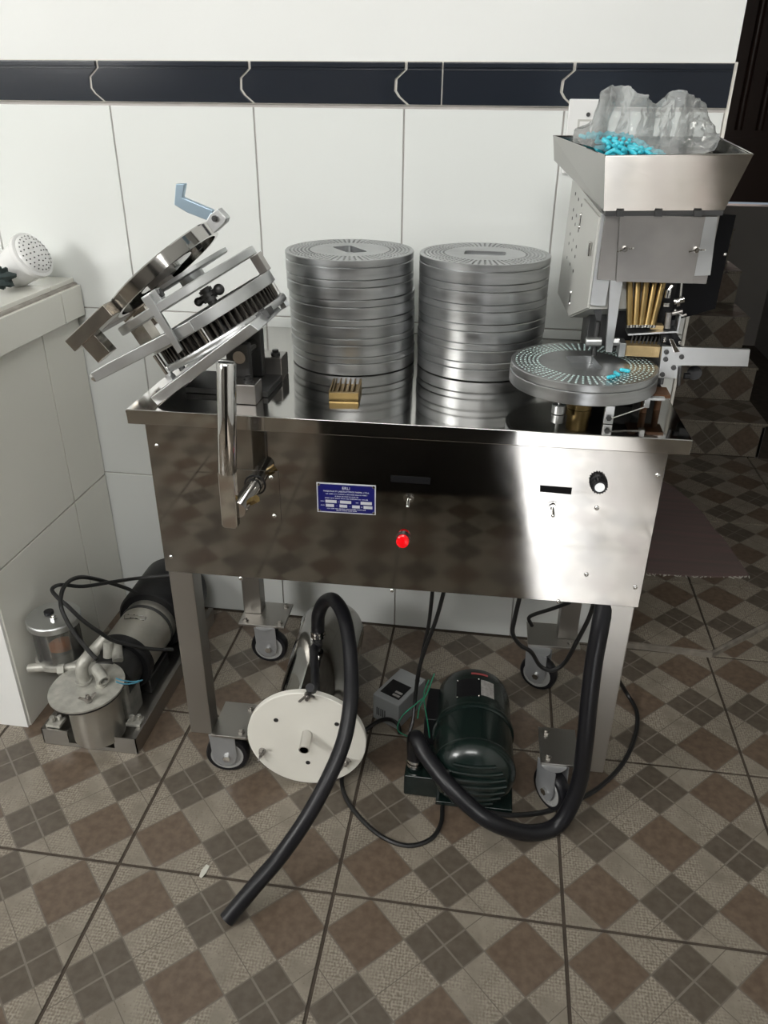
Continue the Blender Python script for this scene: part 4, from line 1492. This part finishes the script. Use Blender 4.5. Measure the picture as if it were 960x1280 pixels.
# louvres on the end cover
fcz = V((0, 0, 1))
rx = mx.cross(fcz).normalized()
for k in range(7):
    zz = -.054 + k * .018
    rr = math.sqrt(max(.0, .070 ** 2 - zz ** 2))
    mb = MB()
    path = []
    for s in range(9):
        t_ = -1 + s / 4
        rad = math.hypot(rr * t_, zz)
        dep = .026 - .026 * (1 - (rad / .086) ** 2) ** .5 if rad < .086 else .026
        path.append(Ma + mx * (dep - .001) + rx * rr * t_ + fcz * zz)
    mb.tube(path, .0042, 8, 2)
    mb.build('louvre', M['green'], mo)
# nameplates along the top of the barrel


def barrel(s, ang, r):
    return Ma + mx * s + (fcz * math.cos(ang) + rx * math.sin(ang)) * r


def patch(s0, s1, a0, a1, r, m, name):
    vs, fs = [], []
    for i in range(7):
        a = a0 + (a1 - a0) * i / 6
        vs += [barrel(s0, a, r), barrel(s1, a, r), barrel(s0, a, r - .004), barrel(s1, a, r - .004)]
    for i in range(6):
        o = i * 4
        fs += [(o, o + 1, o + 5, o + 4), (o, o + 4, o + 6, o + 2), (o + 1, o + 3, o + 7, o + 5)]
    fs += [(0, 2, 3, 1), (24, 25, 27, 26)]
    return MB().add(vs, fs).build(name, M[m], mo)


sgn = 1 if rx.x > 0 else -1
patch(.188, .250, sgn * -.50, sgn * .13, .0893, 'blackp', 'rating_plate')
patch(.195, .248, sgn * .16, sgn * .52, .0894, 'paper', 'rating_sticker')
patch(.266, .272, sgn * -.10, sgn * .36, .0888, 'redlabel', 'red_label')
for (s_, a_) in ((.190, -.47), (.248, -.47), (.190, .10), (.248, .10)):
    q = barrel(s_, sgn * a_, .0893)
    MB().sphere(q, .0024, 8, 6).build('rivet', M['chrome'], mo)
# pump head box and terminal
MB().box(.556, .640, .268, .375, .001, .060).build('pump_head', M['green'], mo, bevel=.004)
hx_ = V((.577, .300, .058))
MB().cyl(hx_, hx_ + V((0, 0, .030)), .014, n=20).build('outlet', M['dsteel'], mo)
MB().annulus(hx_ + V((0, 0, .010)), (0, 0, 1), .014, .019, .009, 24).annulus(hx_ + V((0, 0, .022)), (0, 0, 1), .014, .0185, .007, 24).build('outlet_clamp', M['chrome'], mo)
MB().box(.588, .632, .38, .49, .02, .13).build('terminal_box', M['blackp'], mo, bevel=.003)
p2 = [hx_ + V((0, 0, .028)), hx_ + V((-.002, -.002, .062)), Y(520, 922, .285), Y(533, 945, .25), Y(560, 980, .20), Y(590, 1010, .17), Y(620, 1030, .155), Z(662, 1041, .022), Z(698, 1030, .022), Y(722, 985, .245), Y(731, 930, .25), Y(736, 880, .26), Y(742, 830, .27), Y(749, 790, .28), Y(756, 752, .30)]
h2 = thing('motor_hose', 'thick black rubber hose looping from the green motor up into the cabinet', 'hose', (.75, .2, 0))
MB().tube(p2, .0175, 16, 7).build('tube', M['rubber'], h2)

# ================================================================== CONTACTOR BOX
cx_ = thing('contactor_box', 'small grey electrical contactor box on floor left of the green motor', 'contactor box', (.51, .53, 0))
e1 = V((.075, -.038, 0)).normalized()
e2 = V((.038, .075, 0)).normalized()
K = Matrix.Translation(V((.448, .504, .001))) @ Matrix(((e1.x, e2.x, 0, 0), (e1.y, e2.y, 0, 0), (0, 0, 1, 0), (0, 0, 0, 1)))
MB(K).box(0, .078, 0, .125, 0, .078).build('housing', M['boxgrey'], cx_, bevel=.003)
MB(K).box(.010, .066, .018, .075, .0782, .0792).build('dark_label', M['blackp'], cx_)
for yy in (.040, .028):
    MB(K).box(.042, .062, yy - .004, yy + .003, .0790, .0796).build('label_field', M['paper'], cx_)
for k in range(5):
    MB(K).box(.012 + k * .006, .0145 + k * .006, -.0006, .004, .018, .042).build('vent_slot', M['blackp'], cx_)
MB(K).cyl((.064, .105, .077), (.064, .105, .081), .006, n=14).build('screw', M['dsteel'], cx_)


def cable(name, pts, r, label, m='cable', cat='cable', n=8, group=None):
    return tag(MB().tube(pts, r, n, 6).build(name, M[m]), label, cat, group)


cable('power_cable', [Y(556, 735, .36), Y(545, 775, .38), Y(531, 812, .40), Y(523, 840, .40), Y(519, 872, .40), Y(516, 900, .37), Y(512, 915, .35)], .0045,
      'straight black cable hanging from the cabinet to the pump head, right of its pair')
cable('power_cable', [Y(541, 735, .40), Y(536, 780, .42), Y(529, 812, .43), Y(522, 850, .45), Z(518, 885, .095)], .0042,
      'black cable hanging from the cabinet to the contactor box, left of its pair')
fz = .0055
cable('floor_cable', [Z(500, 917, .03), Z(497, 905, .05), Z(485, 899, .045), Z(470, 903, .03), Z(452, 918, .012), Z(438, 940, fz), Z(428, 965, fz), Z(430, 992, fz), Z(448, 1020, fz), Z(478, 1046, fz), Z(510, 1057, fz), Z(538, 1049, fz), Z(551, 1030, fz), Z(553, 1008, fz)], .0050,
      'black cable looping over the floor before the contactor box')
cable('floor_cable', [Z(770, 845, .10), Z(783, 866, .02), Z(796, 890, fz), Z(794, 920, fz), Z(778, 955, fz), Z(748, 985, fz), Z(715, 1003, fz), Z(680, 1015, fz), Z(640, 1019, fz), Z(610, 1015, fz)], .0055,
      'black cable curving over the floor around the front right leg')
cable('hanging_cable', [Y(650, 745, .52), Y(643, 775, .52), Y(641, 792, .52), Y(650, 806, .53), Y(664, 815, .54), Y(675, 832, .55), Y(690, 838, .55), Y(706, 828, .55), Y(722, 800, .54), Y(735, 775, .52), Y(742, 755, .50)], .0052,
      'black cable hanging in a loop over the back right caster')
cable('hanging_cable', [Y(665, 782, .56), Y(661, 773, .55), Y(668, 768, .54), Y(690, 761, .52), Y(712, 753, .50)], .0045,
      'short black cable bent over the back right caster plate')
for k, (pts, lb) in enumerate(((((512, 922), (497, 912), (503, 895), (520, 880), (533, 868), (540, 850), (543, 842)), 'thin green earth wire arching above the contactor box'),
                               (((537, 922), (534, 900), (531, 882), (530, 866), (536, 850)), 'thin green earth wire standing beside the green motor'),
                               (((522, 898), (525, 882), (532, 870), (538, 856)), 'shortest thin green earth wire behind the cable pair'))):
    cable('earth_wire', [Y(u, v, .375) for u, v in pts], .0014, lb, 'gwire', 'wire', 6)

# ================================================================== VACUUM PUMP UNIT (left)
vp = thing('vacuum_pump', 'small vacuum pump unit on a steel tray between counter and machine', 'vacuum pump', (-.21, .5, 0))
x0, x1, y0, y1 = -.328, -.088, .292, .84
mb = MB()
mb.box(x0, x1, y0, y1, .001, .004)
mb.box(x0, -.262, y0, y0 + .003, .004, .048).box(-.145, x1, y0, y0 + .003, .004, .048).box(-.262, -.145, y0, y0 + .003, .004, .012)
mb.box(x0, x0 + .003, y0, y1, .004, .048).box(x1 - .003, x1, y0, y1, .004, .048)
mb.box(x0 + .003, x0 + .014, y0 + .003, y1, .045, .048).box(x1 - .014, x1 - .003, y0 + .003, y1, .045, .048)
mb.build('tray', M['leg'], vp)
pc_ = V((-.197, .322, 0))
pax = V((-.06, -.04, 1)).normalized()
pot = MB().lathe([(0, .020), (.056, .020), (.060, .024), (.0605, .150), (.058, .152)], pc_ + V((.004, 0, .008)), (0, 0, 1), 44).build('pot', M['pumpsteel'], vp)
lidc = pc_ + V((-.006, 0, .160))
MB().lathe([(0, 0), (.085, 0), (.0865, .002), (.0865, .006)], lidc, pax, 56).build('gasket', M['rubber'], vp)
ldp = MB().lathe([(0, .006), (.0870, .006), (.0880, .008), (.0875, .0115), (0, .012)], lidc, pax, 56).build('pot_lid', M['pumpcream'], vp)
wingnut(Z(111, 876, .174), pax, ldp, 'brushed', 1.5, .6)
# elbow and side spout
a_ = Z(105, 851, .175)
MB().tube([a_ - V((0, 0, .006)), a_ + V((0, 0, .03)), a_ + V((.006, .010, .052)), a_ + V((.02, .04, .064))], .0145, 16, 6).build('elbow', M['pumpcream'], vp)
MB().annulus(a_ + V((0, 0, -.002)), (0, 0, 1), .013, .019, .006, 24).build('elbow_flange', M['pumpcream'], vp)
b_ = Z(126, 857, .175)
MB().tube([b_, b_ + V((0, 0, .028))], .0095, 14, 1).lathe([(0, -.012), (.0125, -.010), (.0135, 0), (.0135, .036), (.009, .036), (.009, .02), (0, .02)], b_ + V((-.008, .012, .034)), V((.7, -.6, -.25)), 20).annulus(b_, (0, 0, 1), .008, .013, .005, 18).build('spout', M['pumpcream'], vp)
# pipe cluster behind the lid
c_ = Z(124, 812, .20)
MB().cyl(c_ + V((-.02, 0, -.01)), c_ + V((.005, .03, .015)), .014, n=16).cyl(c_ + V((.02, 0, -.02)), c_ + V((.022, .01, .02)), .012, n=16).cyl(c_ + V((.05, -.01, -.02)), c_ + V((.03, .03, 0)), .013, n=16).cyl(c_ + V((-.02, .02, .0)), c_ + V((.04, .02, .0)), .008).build('pipe_fittings', M['pumpcream'], vp)
# pump block behind the pot
MB().box(-.245, -.145, .385, .46, .004, .135).build('pump_block', M['pumpcream'], vp, bevel=.008)
MB().cyl((-.195, .40, .12), (-.195, .47, .12), .060, n=36).build('pump_end', M['dsteel'], vp)
for (x, y) in ((-.30, .312), (-.112, .345)):
    MB().box(x - .018, x + .018, y - .014, y + .018, .048, .056).cyl((x - .006, y, .056), (x - .006, y, .070), .007, n=6).cyl((x + .008, y + .008, .056), (x + .008, y + .008, .068), .006, n=6).build('bracket', M['pumpcream'], vp, bevel=.001)
# motor of the unit
Pa = V((-.195, .465, .118))
MB().lathe([(0, 0), (.074, 0), (.079, .004), (.079, .026), (.074, .030)], Pa, (0, 1, 0), 48).build('motor_front', M['blackp'], vp)
MB().lathe([(.074, .030), (.0715, .032), (.0715, .20)], Pa, (0, 1, 0), 48).build('motor_shell', M['pumpsteel'], vp)
MB().lathe([(.0715, .155), (.0735, .155), (.0735, .165), (.0715, .165)], Pa, (0, 1, 0), 48).build('band', M['dsteel'], vp)
MB().lathe([(.0715, .19), (.088, .192), (.094, .20), (.096, .37), (.090, .385), (0, .39)], Pa, (0, 1, 0), 48).build('fan_cowl', M['blackp'], vp)
tpz = Pa + V((0, .11, .0718))
MB().tube([tpz + V((-.03, 0, -.006)), tpz + V((-.028, .003, .003)), tpz + V((0, .003, .005)), tpz + V((.028, .003, .002)), tpz + V((.028, -.008, .0)), tpz + V((0, -.008, .003)), tpz + V((-.026, -.008, -.002))], .0016, 6, 4).build('handle_loop', M['chrome'], vp)
MB().box(-.25, -.14, .50, .62, .004, .05).build('motor_foot', M['dsteel'], vp, bevel=.004)
# oil jar
jc = V((-.318, .420, 0))
JZ0, JZ1 = .178, .276
MB().lathe([(0, -.016), (.056, -.016), (.061, -.012), (.061, .0), (.055, .002)], jc + V((0, 0, JZ0)), (0, 0, 1), 40).build('jar_base', M['pumpcream'], vp)
MB().lathe([(.0545, 0), (.0545, JZ1 - JZ0), (.0515, JZ1 - JZ0), (.0515, 0), (.0545, 0)], jc + V((0, 0, JZ0)), (0, 0, 1), 40).build('jar_glass', M['glass'], vp)
MB().lathe([(0, .001), (.051, .001), (.051, .026), (0, .026)], jc + V((0, 0, JZ0)), (0, 0, 1), 32).build('jar_oil', M['oildark'], vp)
MB().lathe([(0, .0262), (.034, .0262), (.026, .031), (0, .031)], jc + V((.006, .0, JZ0)), (0, 0, 1), 24).build('float', M['oil'], vp)
MB().cyl(jc + V((.002, 0, JZ0 + .02)), jc + V((.002, 0, JZ1)), .0022, n=8).build('jar_rod', M['chrome'], vp)
jl = MB().lathe([(.052, -.002), (.0615, -.002), (.0625, .0), (.0625, .013), (.060, .0155), (0, .016)], jc + V((0, 0, JZ1)), (0, 0, 1), 44).build('jar_lid', M['alu'], vp)
q = jc + V((-.012, .004, JZ1 + .016))
MB().cyl(q, q + V((0, 0, .008)), .0115, n=18).build('filler_cap', M['rubber'], jl, bevel=.001)
q = jc + V((.010, -.014, JZ1 + .016))
MB().cyl(q, q + V((0, 0, .005)), .0085, n=6).sphere(q + V((0, 0, .006)), .006, 10, 6).build('lid_nut', M['chrome'], jl)
e_ = jc + V((-.012, -.045, JZ0 - .008))
MB().tube([e_ + V((-.045, -.012, -.002)), e_ + V((-.01, -.004, 0)), e_ + V((.03, .0, 0)), e_ + V((.075, .012, -.002))], .0115, 14, 3).cyl(e_ + V((.03, -.006, 0)), e_ + V((.045, -.002, 0)), .016, n=6).build('jar_pipe', M['pumpcream'], vp)
MB().cyl(jc + V((.01, .02, .004)), jc + V((.01, .02, JZ0 - .015)), .018, n=20).build('jar_post', M['pumpcream'], vp)
# cables of the unit
cable('pump_cable', [Y(212, 719, .66), Y(171, 723, .63), Y(137, 728, .56), Y(103, 733, .50), Y(76, 731, .46), Y(65, 737, .44), Y(73, 748, .42), Y(84, 757, .41), Y(103, 775, .405), Y(124, 790, .41), Y(145, 802, .43), Y(187, 811, .47), Y(216, 812, .50)], .0048,
      'black cable lying in a long loop over the vacuum pump, ending behind the table leg')
cable('pump_cable', [Y(170, 741, .655), Y(157, 735, .64), Y(132, 727, .60), Y(110, 722, .55), Y(97, 722, .51), Y(86, 727, .475), Y(78, 738, .44), Y(76, 756, .405), Y(82, 773, .385), Y(95, 794, .36), Y(113, 816, .335), Y(121, 824, .325)], .0052,
      'black cable arching over the oil jar down to the pump lid spout')
for k, (dv, lb) in enumerate(((0, 'light blue wire leaving the pump spout, the upper of two'), (4, 'light blue wire leaving the pump spout, the lower of two'))):
    cable('thin_wire', [Y(145, 848 + dv, .31), Y(155, 851 + dv, .32), Y(168, 852 + dv * .5, .34), Y(178, 850, .36)], .0016, lb, 'bwire', 'wire', 6)

# ================================================================== RUG, SCRAP
rz = LZ + .0004
pts = [Z(808, 718, LZ), Z(860, 721, LZ), Z(900, 722, LZ), Z(936, 721, LZ), Z(920, 698, LZ), Z(905, 676, LZ), Z(893, 664, LZ), Z(880, 645, LZ), Z(862, 627, LZ), Z(842, 610, LZ), Z(820, 600, LZ)]
rg = thing('rag_rug', 'faded mauve striped rag rug with frayed edge on landing below the stairs', 'rug', (1.4, 1.6, LZ))
MB().prism([V((p.x, p.y, rz)) for p in pts], (0, 0, .006)).build('weave', M['rug'], rg)
mb = MB()
random.seed(11)
for k in range(34):
    t_ = k / 33
    p = V((pts[0].x + (pts[3].x - pts[0].x) * t_, pts[0].y + (pts[3].y - pts[0].y) * t_, rz + .003))
    ln = random.uniform(.004, .016)
    mb.tube([p, p + V((random.uniform(-.006, .006), -ln * .6, -.001)), p + V((random.uniform(-.012, .012), -ln, -.0015))], .0016, 5, 2)
fr = mb.build('fringe', M['leaf'], rg)
fr['kind'] = 'stuff'
mb = MB().prism([Z(u, v, .0012) for u, v in ((249, 1096), (252, 1088), (258, 1081), (262, 1083), (258, 1091), (252, 1098))], (0, 0, .0015))
tag(mb.build('paper_scrap', M['leaf']), 'tiny pale paper scrap on the floor tile joint left of hose end', 'scrap')
